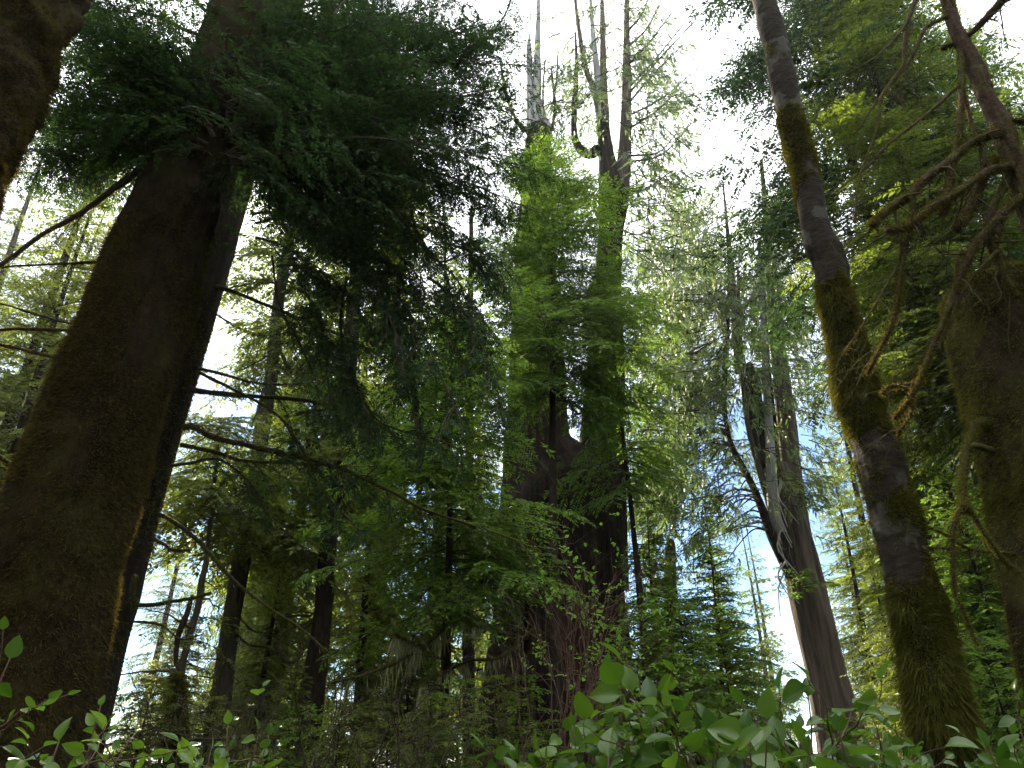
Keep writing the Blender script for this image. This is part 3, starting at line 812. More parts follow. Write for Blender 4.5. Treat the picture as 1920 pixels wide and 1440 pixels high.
def drooping_maple():
    rng = np.random.default_rng(606)
    root = thing('arching_tree', 'thin reddish stem arching in from the upper right, hung with drooping mossy limbs', 'tree', at(2300, 1440, 4.6) * np.array([1, 1, 0]))
    off = np.array(root.location)
    c = [(18, 1781, 27), (73, 1800, 31), (120, 1825, 36), (175, 1847, 37), (226, 1872, 41), (284, 1894, 46), (346, 1915, 50), (430, 1945, 52), (560, 1990, 55), (800, 2060, 62), (1100, 2160, 70), (1440, 2290, 85), (-120, 1745, 24), (-400, 1690, 14)]
    rows = [(y, x - w * 0.40, x + w * 0.40) for y, x, w in c]
    P, r = poly_trunk(rows, 4.6, 220)
    P = P - off
    mb = MB()
    V, ring = tube(mb, P, r, 48, disp=bark_disp(81, 0.16, 6.5, 0.07, 7, 5))
    mm = MB()
    tr = mb.build('trunk', M['maple_bark'], root, smooth=True)
    moss_tufts(mm, V, ring, 22000, rng, (0.01, 0.03), 0.0026, down=0.4, mask=lambda p, n, g: fbm(p * 3, 43, 2) > 0.1)
    mm.build('moss', M['moss'], tr)
    LM = lambda pts, a, b, w0, w1, twigs=0, **k: limb(root, pts, a, b, w0 * 1.2, w1 * 1.2, rng, M['limb_bark'], M['moss_brown'], off=off, twigs=twigs + 6, **k)
    LM([(1800, 85), (1803, 153), (1796, 219), (1789, 273), (1778, 328), (1771, 383), (1764, 402)], 4.6, 4.4, 12, 11, nmoss=4500, beard=60, twigs=4)
    LM([(1880, 248), (1869, 251), (1821, 266), (1778, 303), (1730, 339), (1708, 365), (1676, 386), (1645, 411), (1638, 422)], 4.6, 4.2, 19, 13, nmoss=5500, beard=130, twigs=5)
    LM([(1709, 362), (1713, 401), (1698, 456), (1687, 525), (1683, 560), (1676, 600), (1660, 635), (1643, 672), (1630, 700)], 4.3, 4.3, 11, 4, nmoss=3500, beard=90, twigs=8)
    LM([(1900, 308), (1887, 313), (1840, 328), (1789, 365), (1741, 394), (1712, 416), (1687, 430), (1657, 437)], 4.6, 4.1, 19, 14, nmoss=5500, beard=160, twigs=6)
    LM([(1925, 368), (1909, 375), (1869, 412), (1832, 452), (1807, 496), (1790, 535), (1770, 589), (1745, 644), (1723, 699), (1698, 746), (1672, 779)], 4.6, 4.2, 22, 7, nmoss=7500, beard=120, twigs=8)
    LM([(1712, 720), (1680, 723), (1660, 728), (1652, 740)], 4.25, 4.2, 8, 5, nmoss=600)
    LM([(1700, 742), (1704, 770), (1690, 800), (1682, 812)], 4.25, 4.25, 6, 3, nmoss=500, twigs=3)
    LM([(1862, 300), (1854, 312), (1832, 372), (1811, 419), (1801, 432)], 4.6, 4.4, 19, 15, nmoss=3500, beard=80)
    LM([(1892, 330), (1862, 390), (1855, 430), (1862, 460), (1876, 485), (1891, 525), (1910, 560)], 4.6, 4.5, 17, 14, nmoss=3500, beard=60, twigs=4)
    LM([(1900, -12), (1884, 0), (1847, 40), (1803, 78), (1768, 92)], 4.3, 4.7, 20, 8, nmoss=1500)
    LM([(1775, 30), (1767, 33), (1734, 55), (1716, 95), (1683, 142), (1643, 190), (1600, 255)], 4.6, 4.4, 10, 3, nmoss=900, twigs=10)
    LM([(1800, 160), (1794, 164), (1756, 200), (1712, 237), (1665, 273), (1632, 310), (1563, 368)], 4.6, 4.3, 8, 3, nmoss=600, twigs=12)
    LM([(1718, -15), (1716, 0), (1705, 40), (1697, 91), (1694, 124), (1657, 179), (1650, 237), (1615, 330), (1605, 420)], 4.4, 4.3, 10, 3, nmoss=900, twigs=10)
    LM([(1716, 0), (1690, 60), (1640, 110), (1570, 150)], 4.4, 4.2, 7, 2, twigs=10)
    LM([(1803, 150), (1820, 230), (1840, 280), (1848, 310)], 4.6, 4.5, 8, 6, nmoss=800)
    LM([(1885, 215), (1895, 224), (1925, 226)], 4.6, 4.5, 14, 13, nmoss=300)
    LM([(1870, 470), (1840, 500), (1815, 530), (1780, 610), (1760, 660)], 4.5, 4.4, 8, 4, nmoss=600, twigs=6)
    LM([(1676, 390), (1690, 470), (1660, 540), (1620, 610), (1590, 660)], 4.3, 4.3, 6, 2, nmoss=400, twigs=8)
drooping_maple()

# ------------------------------------------------------------------ the giant cedar in the middle
def flutes(seed, amp=0.13, k=3.2, l=0.10):
    def f(th, s, r):
        c, sn = np.cos(th), np.sin(th)
        p = np.stack([c * k, sn * k, s * l], -1)
        a = fbm(p, seed, 3)
        b = fbm(np.stack([c * 9, sn * 9, s * 0.35], -1), seed + 4, 3)
        return 1 + amp * a + 0.035 * b
    return f

def giant_cedar():
    rng = np.random.default_rng(707)
    Y = 20.0
    root = thing('giant_cedar', 'colossal fluted cedar splitting into two stems under silver spires', 'tree', at(1060, 1440, Y) * np.array([1, 1, 0]))
    off = np.array(root.location)
    def stem(rows, yy, mat, name, seg=72, n=220, seed=1, amp=0.13, k=3.2, ground=True):
        rows = sorted(rows, key=lambda a: -a[0])
        if ground:
            P, r = poly_trunk(rows, yy, n)
        else:
            P0 = np.array([np.append(at((a + b) / 2, y, yy), size(b - a, y, yy) / 2) for y, a, b in rows])
            Q = spline(P0, n); P, r = Q[:, :3], Q[:, 3]
        mb = MB(); tube(mb, P - off, r, seg, disp=flutes(seed, amp, k))
        return mb.build(name, mat, root, smooth=True), P - off, r
    o, PL, rL = stem([(1440, 900, 1200), (1250, 925, 1185), (1134, 940, 1170), (1017, 936, 1165), (940, 940, 1150), (890, 945, 1110), (840, 950, 1072), (772, 957, 1063), (655, 960, 1056), (535, 965, 1045), (400, 975, 1040), (310, 982, 1036), (250, 988, 1030), (236, 996, 1020)], Y, M['cedar_bark'], 'trunk', seed=3, amp=0.17, n=320)
    o2, PR, rR = stem([(1100, 1070, 1174), (1000, 1075, 1173), (917, 1080, 1172), (845, 1087, 1170), (700, 1100, 1170), (553, 1110, 1164), (441, 1122, 1166), (375, 1122, 1176), (340, 1122, 1164), (271, 1121, 1147), (208, 1117, 1139)], Y + 0.25, M['cedar_bark'], 'stem', seed=8, amp=0.12, ground=False)
    stem([(385, 1140, 1178), (340, 1150, 1181), (271, 1160, 1184), (167, 1166, 1184), (60, 1169, 1181), (-80, 1172, 1180)], Y + 0.3, M['cedar_bark2'], 'stem', 24, 100, 12, 0.06, ground=False)
    def spire(rows, mat=M['cedar_bark2'], sd=0, yy=Y):
        return stem(rows, yy, mat, 'spire', 20, 80, 20 + sd, 0.10, 2.0, ground=False)
    spire([(215, 1117, 1131), (170, 1109, 1121), (125, 1092, 1102), (42, 1080, 1087), (-20, 1074, 1079)], sd=1)
    spire([(225, 1119, 1133), (150, 1114, 1127), (70, 1108, 1117), (0, 1104, 1110), (-60, 1101, 1105)], sd=2, mat=M['dead_wood'])
    spire([(230, 1123, 1142), (150, 1124, 1138), (60, 1125, 1135), (0, 1125, 1132), (-70, 1125, 1129)], sd=3)
    # candelabra arm
    P0 = [(1122, 280, 20), (1105, 288, 18), (1090, 281, 16), (1079, 262, 13), (1076, 235, 11), (1078, 190, 11), (1081, 130, 7), (1079, 60, 3)]
    pts = np.array([np.append(at(x, y, Y), size(w, y, Y) / 2) for x, y, w in P0]); Q = spline(pts, 60)
    mb = MB(); tube(mb, Q[:, :3] - off, Q[:, 3], 14, disp=flutes(31, 0.12, 2)); mb.build('limb', M['cedar_bark'], root, smooth=True)
    # broken silver top: a jagged half shell of standing dead wood
    def shard(rows, sd):
        pts = np.array([np.append(at((a + b) / 2, y, Y + 0.1), size(b - a, y, Y) / 2) for y, a, b in rows]); Q = spline(pts, 70)
        mb = MB(); tube(mb, Q[:, :3] - off, Q[:, 3], 18, disp=flutes(40 + sd, 0.30, 2.6, 0.25)); mb.build('spire', M['dead_wood'], root, smooth=True)
    shard([(262, 986, 1002), (180, 987, 999), (104, 987, 998), (78, 989, 995), (62, 992, 994)], 1)
    shard([(262, 994, 1018), (180, 997, 1014), (100, 1001, 1013), (40, 1004, 1013), (0, 1006, 1013), (-40, 1010, 1013)], 2)
    shard([(270, 1006, 1034), (225, 1008, 1026), (196, 1012, 1019), (188, 1014, 1016)], 3)
    shard([(262, 1014, 1036), (238, 1020, 1034), (224, 1026, 1030)], 4)
    for pts_, w0, w1 in (([(985, 245), (965, 222), (950, 180), (938, 120)], 14, 5), ([(1034, 245), (1041, 200), (1036, 150), (1034, 128)], 9, 4), ([(1038, 190), (1044, 140), (1046, 90)], 7, 3), ([(1020, 240), (1018, 170), (1022, 110)], 6, 3)):
        limb(root, pts_, Y, Y, w0, w1, rng, M['cedar_bark2'], off=off, twigs=5, tw_len=1.6, n=24)
    # upswept side limbs and the loose lacy crown
    mb = MB(); g = np.random.default_rng(55)
    sweeps = [((1183, 292), (1235, 285), (1275, 242)), ((1180, 304), (1240, 290), (1290, 240)), ((1183, 160), (1230, 110), (1312, 8)), ((1183, 170), (1250, 95), (1330, 10)),
              ((1180, 120), (1225, 70), (1275, 2)), ((1183, 215), (1240, 185), (1307, 130)), ((1182, 240), (1235, 205), (1290, 150)), ((1181, 85), (1215, 50), (1245, -10)),
              ((1181, 190), (1225, 140), (1270, 95)), ((1180, 55), (1205, 25), (1225, -30)), ((1170, 360), (1215, 352), (1260, 320)), ((1165, 430), (1195, 440), (1230, 425)), ((1168, 455), (1200, 470), (1245, 462))]
    for a, b, c in sweeps:
        yy = Y + g.uniform(-1.2, 1.2)
        o_, P2, r2 = limb(root, [a, b, c], Y + 0.2, yy, 6, 2, rng, M['twig'], off=off, twigs=7, tw_len=1.3, n=24)
        dress(mb, P2, r2, CED, g, 6, (0.7, 1.5), 0.25, -0.5)
    def cloud(n, cx, cy, sx, sy, lad=CED, L=(0.8, 1.7)):
        for i in range(n):
            x, y = cx + g.normal(0, sx), cy + g.normal(0, sy)
            p = at(x, y, Y + g.normal(0, 1.3)) - off
            az = math.atan2(0.35 * g.normal(), (x - 1150) + 0.1) if g.random() < 0.75 else g.random() * 6.28
            d = (math.cos(az), math.sin(az) + g.normal(0, 0.5), g.uniform(-0.5, 0.3))
            add_bough(mb, lad, g, p, d, g.uniform(*L), g.normal(0, 0.4))
    cloud(49, 1215, 250, 34, 45); cloud(49, 1195, 380, 34, 40); cloud(45, 1160, 130, 22, 70); cloud(22, 1215, 130, 28, 50); cloud(70, 1085, 150, 18, 75, L=(0.4, 1.0)); cloud(60, 1125, 110, 20, 80, L=(0.4, 1.0)); cloud(30, 1175, 60, 14, 60, L=(0.5, 1.2)); cloud(24, 1040, 200, 14, 45, L=(0.4, 0.9)); cloud(19, 960, 190, 20, 60, L=(0.5, 1.2))
    cloud(45, 1195, 560, 32, 80); cloud(49, 1215, 760, 36, 70); cloud(30, 1195, 890, 30, 40); cloud(19, 1095, 330, 25, 40); cloud(15, 1045, 160, 12, 50, L=(0.4, 0.8)); cloud(26, 1235, 450, 25, 50)
    mb.build('crown', [M['cedar_leaf'], M['twig']], root)
giant_cedar()

def red_stump():
    root = thing('rotten_stump', 'rotting red-brown stump broken off in front of the giant cedar', 'stump', at(1100, 1440, 16.5) * np.array([1, 1, 0]))
    off = np.array(root.location)
    rows = [(1440, 1040, 1168), (1310, 1046, 1160), (1207, 1047, 1162), (1165, 1052, 1162), (1148, 1062, 1158), (1140, 1080, 1140)]
    P, r = poly_trunk(rows, 16.5, 120)
    mb = MB(); V, ring = tube(mb, P - off, r, 72, disp=flutes(66, 0.16, 3.4, 0.2))
    tr = mb.build('trunk', M['red_rot'], root, smooth=True)
red_stump()

# ------------------------------------------------------------------ the second cedar, at the right
def second_cedar():
    rng = np.random.default_rng(808)
    Y = 26.0
    root = thing('leaning_cedar', 'leaning grey cedar with several forking stems and sunlit lacy foliage', 'tree', at(1590, 1440, Y) * np.array([1, 1, 0]))
    off = np.array(root.location)
    def stem(rows, mat, name, seg=40, yy=Y, ground=False, sd=0, n=150):
        rows = sorted(rows, key=lambda a: -a[0])
        if ground: P, r = poly_trunk(rows, yy, n)
        else:
            Q = spline(np.array([np.append(at((a + b) / 2, y, yy), size(b - a, y, yy) / 2) for y, a, b in rows]), n); P, r = Q[:, :3], Q[:, 3]
        mb = MB(); tube(mb, P - off, r, seg, disp=flutes(90 + sd, 0.12, 2.6)); mb.build(name, mat, root, smooth=True)
        return P - off, r
    stem([(1440, 1545, 1640), (1300, 1522, 1597), (1243, 1512, 1581), (1152, 1490, 1559), (1061, 1471, 1537), (980, 1452, 1512), (920, 1446, 1492), (870, 1445, 1475)], M['cedar_bark2'], 'trunk', 64, Y, True, 1, 220)
    PA, rA = stem([(1090, 1500, 1541), (1005, 1490, 1521), (917, 1471, 1506), (790, 1457, 1491), (662, 1446, 1473), (560, 1440, 1462), (470, 1434, 1450), (380, 1429, 1440), (300, 1424, 1430)], M['cedar_bark2'], 'stem', 36, Y + 0.2, sd=2)
    stem([(1000, 1455, 1475), (954, 1440, 1461), (845, 1435, 1453), (662, 1428, 1439), (560, 1424, 1432), (450, 1420, 1426)], M['dead_wood'], 'stem', 20, Y - 0.5, sd=3)
    stem([(960, 1450, 1476), (900, 1438, 1469), (826, 1404, 1440), (742, 1396, 1428), (700, 1397, 1420), (680, 1400, 1408)], M['cedar_bark'], 'stem', 30, Y - 0.1, sd=4)
    PB, rB = stem([(1080, 1474, 1496), (1005, 1439, 1457), (954, 1422, 1437), (900, 1400, 1412), (845, 1371, 1381), (800, 1359, 1367), (740, 1352, 1362), (640, 1358, 1367), (520, 1364, 1369), (420, 1360, 1364)], M['cedar_bark'], 'stem', 24, Y - 0.4, sd=5)
    stem([(1000, 1478, 1498), (900, 1462, 1478), (800, 1446, 1458), (700, 1438, 1446), (600, 1432, 1438), (520, 1430, 1434)], M['cedar_bark'], 'stem', 20, Y + 0.6, sd=8)
    stem([(960, 1440, 1456), (880, 1418, 1430), (800, 1398, 1408), (700, 1388, 1396), (600, 1384, 1390), (500, 1381, 1385)], M['cedar_bark2'], 'stem', 18, Y - 0.3, sd=9)
    PC, rC = stem([(700, 1378, 1388), (600, 1372, 1384), (500, 1365, 1376), (420, 1360, 1366), (340, 1354, 1357)], M['cedar_bark2'], 'stem', 16, Y + 0.3, sd=6)
    # many dry curling limbs low on the left stem
    for k in range(38):
        y0 = rng.uniform(770, 1010); x0 = np.interp(y0, [770, 845, 900, 954, 1005], [1360, 1376, 1407, 1430, 1447])
        ln = rng.uniform(30, 120); dr = rng.uniform(-10, 60)
        limb(root, [(x0, y0), (x0 - ln * 0.4, y0 - 8 + dr * 0.1), (x0 - ln, y0 + dr)], Y - 0.4, Y - rng.uniform(0, 2.5), 5, 2, rng, M['redtwig'] if k % 3 else M['cedar_bark2'], off=off, twigs=4, tw_len=0.9, n=18)
    for k in range(9):
        y0 = rng.uniform(880, 1080)
        limb(root, [(1470 + rng.normal(0, 8), y0), (1460, y0 + 30), (1480 + rng.normal(0, 20), y0 + 80)], Y - 1.0, Y - 1.6, 5, 2, rng, M['dead_wood'], off=off, twigs=2, tw_len=0.6, n=18)
    mb = MB(); g = np.random.default_rng(56)
    def cloud(n, cx, cy, sx, sy, lad=CED_BIG, L=(1.0, 2.2), c=1400):
        for i in range(n):
            x, y = cx + g.normal(0, sx), cy + g.normal(0, sy)
            p = at(x, y, Y + g.normal(0, 1.8)) - off
            az = math.atan2(g.normal(0, 0.6), (x - c) / 60 + g.normal(0, 0.3))
            add_bough(mb, lad, g, p, (math.cos(az), math.sin(az), g.uniform(-0.6, 0.2)), g.uniform(*L), g.normal(0, 0.4))
    cloud(152, 1310, 520, 42, 70); cloud(166, 1300, 680, 45, 70); cloud(152, 1290, 830, 45, 70); cloud(102, 1260, 960, 40, 50, L=(0.8, 1.6)); cloud(136, 1400, 470, 35, 60); cloud(136, 1395, 600, 30, 60)
    cloud(48, 1355, 720, 25, 30); cloud(72, 1300, 400, 26, 40, L=(0.6, 1.4)); cloud(60, 1440, 420, 22, 50, L=(0.7, 1.5)); cloud(54, 1500, 880, 25, 60, L=(0.8, 1.6)); cloud(78, 1460, 620, 30, 50)
    cloud(30, 1345, 370, 12, 30, L=(0.4, 0.9)); cloud(35, 1240, 560, 15, 70, L=(0.6, 1.2)); cloud(65, 1350, 960, 35, 50, L=(0.8, 1.5))
    cloud(30, 1385, 860, 22, 60, L=(0.7, 1.5)); cloud(24, 1420, 760, 24, 50, L=(0.6, 1.3)); cloud(14, 1470, 720, 14, 50, L=(0.6, 1.2))
    mb.build('crown', [M['cedar_gold'], M['twig']], root)
    bm2 = MB()
    for i in range(16):
        p = at(1490 + g.normal(0, 12), 920 + g.normal(0, 14), Y - 1) - off
        add_bough(bm2, HEM_MID, g, p, (g.normal(), g.normal() - 0.5, g.normal(0, 0.3)), g.uniform(0.5, 1.1))
    for i in range(30):
        p = at(1505 + g.normal(0, 16), 1095 + g.normal(0, 14), Y - 1.1) - off
        add_bough(bm2, HEM_MID, g, p, (g.normal(), g.normal() - 0.5, abs(g.normal(0, 0.6))), g.uniform(0.3, 0.7))
    bm2.build('seedling', [M['hem_bright'], M['redtwig']], root)
second_cedar()

# ------------------------------------------------------------------ young hemlocks and the standing trunks of the middle distance
def conifer(name, label, loc, H, r, zb, Rm, n, lad, leaf, bark, seed, group=None, up=25, low=-18, prof=0.8, nst=12, skirt=0.7, lean=(0, 0), trunk_seg=18, stub0=1.0, crown_w=None, jit=0.3):
    root = thing(name, label, 'tree', loc, group)
    tm, axis = straight_trunk(H, r, seed, trunk_seg, lean)
    rng = np.random.default_rng(seed)
    if nst: stubs(tm, axis, rng, stub0, max(zb * 1.3, stub0 + 1), nst, (0.3, Rm * 0.5), 0.016, m=1)
    tr = tm.build('trunk', [M[bark], M['twig']], root, smooth=True)
    c = crown(lad, rng, H, zb, Rm, n, prof, up, low, skirt, axis, jit=jit)
    c.build('crown', [M[leaf], M['twig']], root)
    return root

def place_at(px, py, Y):
    p = at(px, py, Y); return (p[0], Y, 0.0)

# bright young hemlock in front of the giant
conifer('young_hemlock', 'slim bright green hemlock rising in front of the giant cedar', place_at(1032, 700, 15.0), 17.0, 0.13, 9.2, 3.0, 210, HEM_MID, 'hem_bright', 'dark_bark', 901, up=30, low=-16, prof=0.45, nst=26, jit=0.4)
conifer('young_hemlock', 'bright hemlock with open boughs before the right stem of the giant cedar', place_at(1165, 700, 16.2), 14.6, 0.10, 7.2, 2.1, 95, HEM_MID, 'hem_bright', 'dark_bark', 902, up=30, low=-10, prof=0.5, nst=16, jit=0.4)
conifer('young_hemlock', 'wide layered hemlock with pale tips left of the giant cedar', place_at(846, 900, 12.5), 10.0, 0.10, 3.9, 2.6, 170, HEM_MID, 'hem_bright', 'dark_bark', 903, up=25, low=-10, prof=0.5, nst=26, jit=0.4)

# three tall forest hemlocks, then copies
TALL = []
def tall(i, name, label, px, py, Y, sc=1.0, rz=0.0, group=None, leaf=None):
    src = TALL[i]
    if not src[1]:
        o = src[0]; src[1] = True
    else:
        o = copy_tree(src[0])
    for k in ('group',):
        if k in o: del o[k]
    tag(o, label, 'tree', group)
    o.name = name
    if leaf:
        for c in o.children:
            if c.name.startswith('crown'):
                c.material_slots[0].link = 'OBJECT'; c.material_slots[0].material = M[leaf]
    o.location = place_at(px, py, Y); o.rotation_euler = (0, 0, rz); o.scale = (sc, sc, sc)
    return o
def proto(*a, **k): TALL.append([conifer(*a, **k), False])
proto('hemlock_tree', 'x', (0, 0, 0), 30, 0.36, 4.5, 3.6, 270, HEM_FAR, 'hem_mid', 'grey_bark', 910, nst=30, low=-22, stub0=2)      # 0
proto('hemlock_tree', 'x', (0, 0, 0), 26, 0.30, 3.0, 3.6, 240, HEM_FAR, 'hem_yellow', 'dark_bark', 911, nst=40, low=-25, stub0=1.5)  # 1
proto('cedar_tree', 'x', (0, 0, 0), 27, 0.42, 4.0, 3.2, 340, CED_BIG, 'cedar_gold', 'cedar_bark2', 912, nst=20, low=-30, up=10)      # 2
proto('hemlock_tree', 'x', (0, 0, 0), 9.0, 0.09, 0.8, 2.5, 320, HEM_MID, 'hem_mid', 'dark_bark', 913, nst=10, low=-12)               # 3
proto('hemlock_tree', 'x', (0, 0, 0), 5.0, 0.055, 0.4, 1.8, 130, HEM_MID, 'hem_bright', 'dark_bark', 914, nst=8, low=-8, prof=0.6)    # 4
proto('hemlock_tree', 'x', (0, 0, 0), 22, 0.24, 2.5, 3.4, 420, HEM_FAR, 'hem_dark', 'dark_bark', 915, nst=30, low=-20)               # 5
proto('hemlock_tree', 'x', (0, 0, 0), 17, 0.2, 2.0, 3.0, 330, HEM_MID, 'hem_bright', 'dark_bark', 916, nst=24, low=-16)              # 6
proto('hemlock_tree', 'x', (0, 0, 0), 22, 0.13, 7.5, 3.4, 230, HEM_MID, 'hem_mid', 'dark_bark', 917, nst=30, low=-16, prof=0.65)     # 7
proto('hemlock_tree', 'x', (0, 0, 0), 15, 0.16, 1.2, 2.4, 240, HEM_MID, 'hem_yellow', 'dark_bark', 918, nst=24, low=-16, prof=0.6)   # 8

T = tall
# left, behind the near trunks
T(1, 'hemlock_tree', 'yellow-green hemlock filling the gap left of the massive spruce', 60, 700, 14, 0.68, 0.3)
T(1, 'hemlock_tree', 'pale yellow hemlock between the corner trunk and the massive spruce', 150, 500, 20, 0.76, 1.3)
T(8, 'hemlock_tree', 'full yellow-green hemlock under the limbs on the open side of the massive spruce', 50, 800, 12.5, 0.92, 0.8)
T(8, 'hemlock_tree', 'sunlit hemlock with its top just beside the massive spruce edge', 175, 700, 16.5, 1.0, 2.2)
T(0, 'hemlock_tree', 'tall green hemlock seen past the edge of the corner trunk', -60, 700, 19, 0.74, 2.0, leaf='hem_yellow')
T(0, 'hemlock_tree', 'tall hemlock beyond the shaded boughs, top lost in them', 720, 900, 27, 1.05, 1.0)
T(1, 'hemlock_tree', 'sunlit hemlock behind the bare mossy limbs', 570, 900, 24, 0.95, 2.4)
T(2, 'cedar_tree', 'golden cedar glowing behind the grey leaning trunk', 500, 900, 33, 1.0, 0.7)
T(1, 'hemlock_tree', 'yellow hemlock just left of the giant cedar, half hidden by the layered hemlock', 820, 900, 24, 0.9, 4.0)
T(8, 'hemlock_tree', 'leafy sunlit hemlock under the shaded boughs, right of the dark fissured trunk', 700, 1000, 22, 0.95, 0.9)
T(8, 'hemlock_tree', 'pale sunlit hemlock between the grey trunk and the dark fissured trunk', 520, 1100, 21, 0.66, 2.9)
T(1, 'hemlock_tree', 'pale yellow hemlock far behind the thin dark stems', 340, 1000, 40, 0.75, 3.5)
T(5, 'hemlock_tree', 'dim hemlock far behind the gap between the grey and the fissured trunk', 500, 1000, 46, 0.95, 1.5, leaf='hem_yellow')
T(3, 'hemlock_tree', 'young hemlock in front of the dark fissured trunk', 555, 1290, 13, 0.40, 0.5, leaf='hem_yellow')
T(3, 'hemlock_tree', 'young hemlock with mossy skirts between the fissured trunk and the giant', 770, 1200, 15.5, 0.62, 2.5, leaf='hem_yellow')
T(1, 'hemlock_tree', 'far pale hemlock behind the thin red trunk', 900, 1000, 40, 1.05, 5.0)
T(3, 'hemlock_tree', 'small yellow hemlock low beside the dark second trunk', 330, 1280, 17, 0.6, 1.9, leaf='hem_yellow')
# around the second cedar
T(3, 'hemlock_tree', 'young hemlock with pointed top just right of the giant cedar', 1230, 1200, 17, 0.82, 1.0, leaf='hem_bright')
T(3, 'hemlock_tree', 'young hemlock with slim pointed top in front of the blue sky patch', 1345, 1200, 17, 0.80, 2.2, leaf='hem_bright')
T(3, 'hemlock_tree', 'shorter young hemlock between the two pointed ones', 1290, 1300, 15, 0.62, 4.2, leaf='hem_bright')
T(4, 'hemlock_tree', 'bushy bright hemlock sapling beside the rotten stump', 1205, 1300, 12, 0.85, 0.4)
T(4, 'hemlock_tree', 'lush sapling between the pointed young hemlocks, spreading low', 1270, 1300, 13.0, 0.95, 2.4)
T(4, 'hemlock_tree', 'lush sapling under the slim pointed hemlock near the leaning cedar', 1365, 1300, 14.0, 0.90, 5.0)
T(8, 'hemlock_tree', 'mid green hemlock closing the gap between leaning cedar and alder', 1600, 1100, 30.0, 1.0, 2.9, leaf='hem_mid')
T(3, 'hemlock_tree', 'green young hemlock showing right of the alder at mid height', 1755, 1100, 14.0, 0.95, 0.7)
T(8, 'hemlock_tree', 'tall narrow hemlock between the alder and the lower mossy limbs', 1720, 900, 19.0, 1.15, 1.4, leaf='hem_mid')
T(3, 'hemlock_tree', 'green young hemlock low behind the hanging mossy limb', 1850, 1150, 12.0, 0.75, 3.7, leaf='hem_bright')
T(4, 'hemlock_tree', 'low hemlock sapling below the leaning grey cedar', 1420, 1320, 13, 0.55, 1.7)
T(2, 'cedar_tree', 'hazy far cedar seen between the giant cedar and the leaning cedar', 1215, 1000, 44, 0.72, 1.2)
# right, behind the leaning alder
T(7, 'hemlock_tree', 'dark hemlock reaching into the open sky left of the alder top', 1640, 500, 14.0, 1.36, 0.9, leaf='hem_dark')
T(7, 'hemlock_tree', 'fresh green hemlock between the alder and the arching stem', 1770, 600, 12, 0.95, 2.1, leaf='hem_mid')
T(7, 'hemlock_tree', 'green hemlock right behind the broken mossy trunk', 1890, 600, 13, 1.0, 3.3, leaf='hem_bright')
T(0, 'hemlock_tree', 'tall hemlock behind the arching stem', 1930, 300, 18, 1.0, 0.2, leaf='hem_yellow')
T(1, 'hemlock_tree', 'glowing yellow hemlock between the leaning cedar and the mossy alder foot', 1660, 1150, 32, 0.85, 0.6)
T(1, 'hemlock_tree', 'yellow-green hemlock in the gap between alder foot and broken trunk', 1830, 1150, 22, 0.75, 2.6)
T(6, 'hemlock_tree', 'bright hemlock filling the space between alder and broken trunk', 1840, 900, 16, 0.7, 4.4)
T(4, 'hemlock_tree', 'small hemlock sapling at the foot of the alder, tips pale', 1610, 1370, 10, 0.48, 3.0, leaf='hem_yellow')
T(4, 'hemlock_tree', 'small hemlock sapling right of the mossy alder foot', 1880, 1350, 8, 0.6, 5.1)
T(6, 'hemlock_tree', 'hemlock with pale green sprays low between the leaning cedar and the alder', 1640, 1100, 26, 0.55, 1.1, leaf='hem_mid')
# low undergrowth saplings along the bottom
T(4, 'hemlock_tree', 'dark sapling at the foot of the second trunk', 270, 1330, 9, 0.55, 1.1, leaf='hem_mid')
T(4, 'hemlock_tree', 'yellow-lit sapling in the middle of the bottom thicket', 640, 1340, 9, 0.50, 2.3, leaf='hem_yellow')
T(4, 'hemlock_tree', 'glowing sapling left of the thicket, close to the second trunk', 400, 1340, 11, 0.55, 4.3, leaf='hem_yellow')
T(4, 'hemlock_tree', 'glowing sapling in the thicket under the lichen bearded limbs', 730, 1340, 10.5, 0.52, 5.2, leaf='hem_yellow')
T(4, 'hemlock_tree', 'bright leafy sapling low in the thicket, nearest to the fissured trunk', 560, 1360, 9.5, 0.50, 0.9)
T(4, 'hemlock_tree', 'bright leafy sapling low between the thicket and the rotten stump', 860, 1340, 9.0, 0.55, 1.8)
T(4, 'hemlock_tree', 'bright sapling touching the dark foot of the giant cedar', 990, 1300, 11.5, 0.62, 2.9)
T(4, 'hemlock_tree', 'spreading sapling left of the rotten stump', 930, 1300, 10, 0.58, 3.9, leaf='hem_mid')
T(4, 'hemlock_tree', 'sapling behind the bare twigs at the bottom, left of the middle', 450, 1360, 8, 0.42, 5.6, leaf='hem_yellow')
T(4, 'hemlock_tree', 'low sapling behind the bare twigs, right of the middle', 800, 1370, 8.5, 0.5, 0.1, leaf='hem_mid')

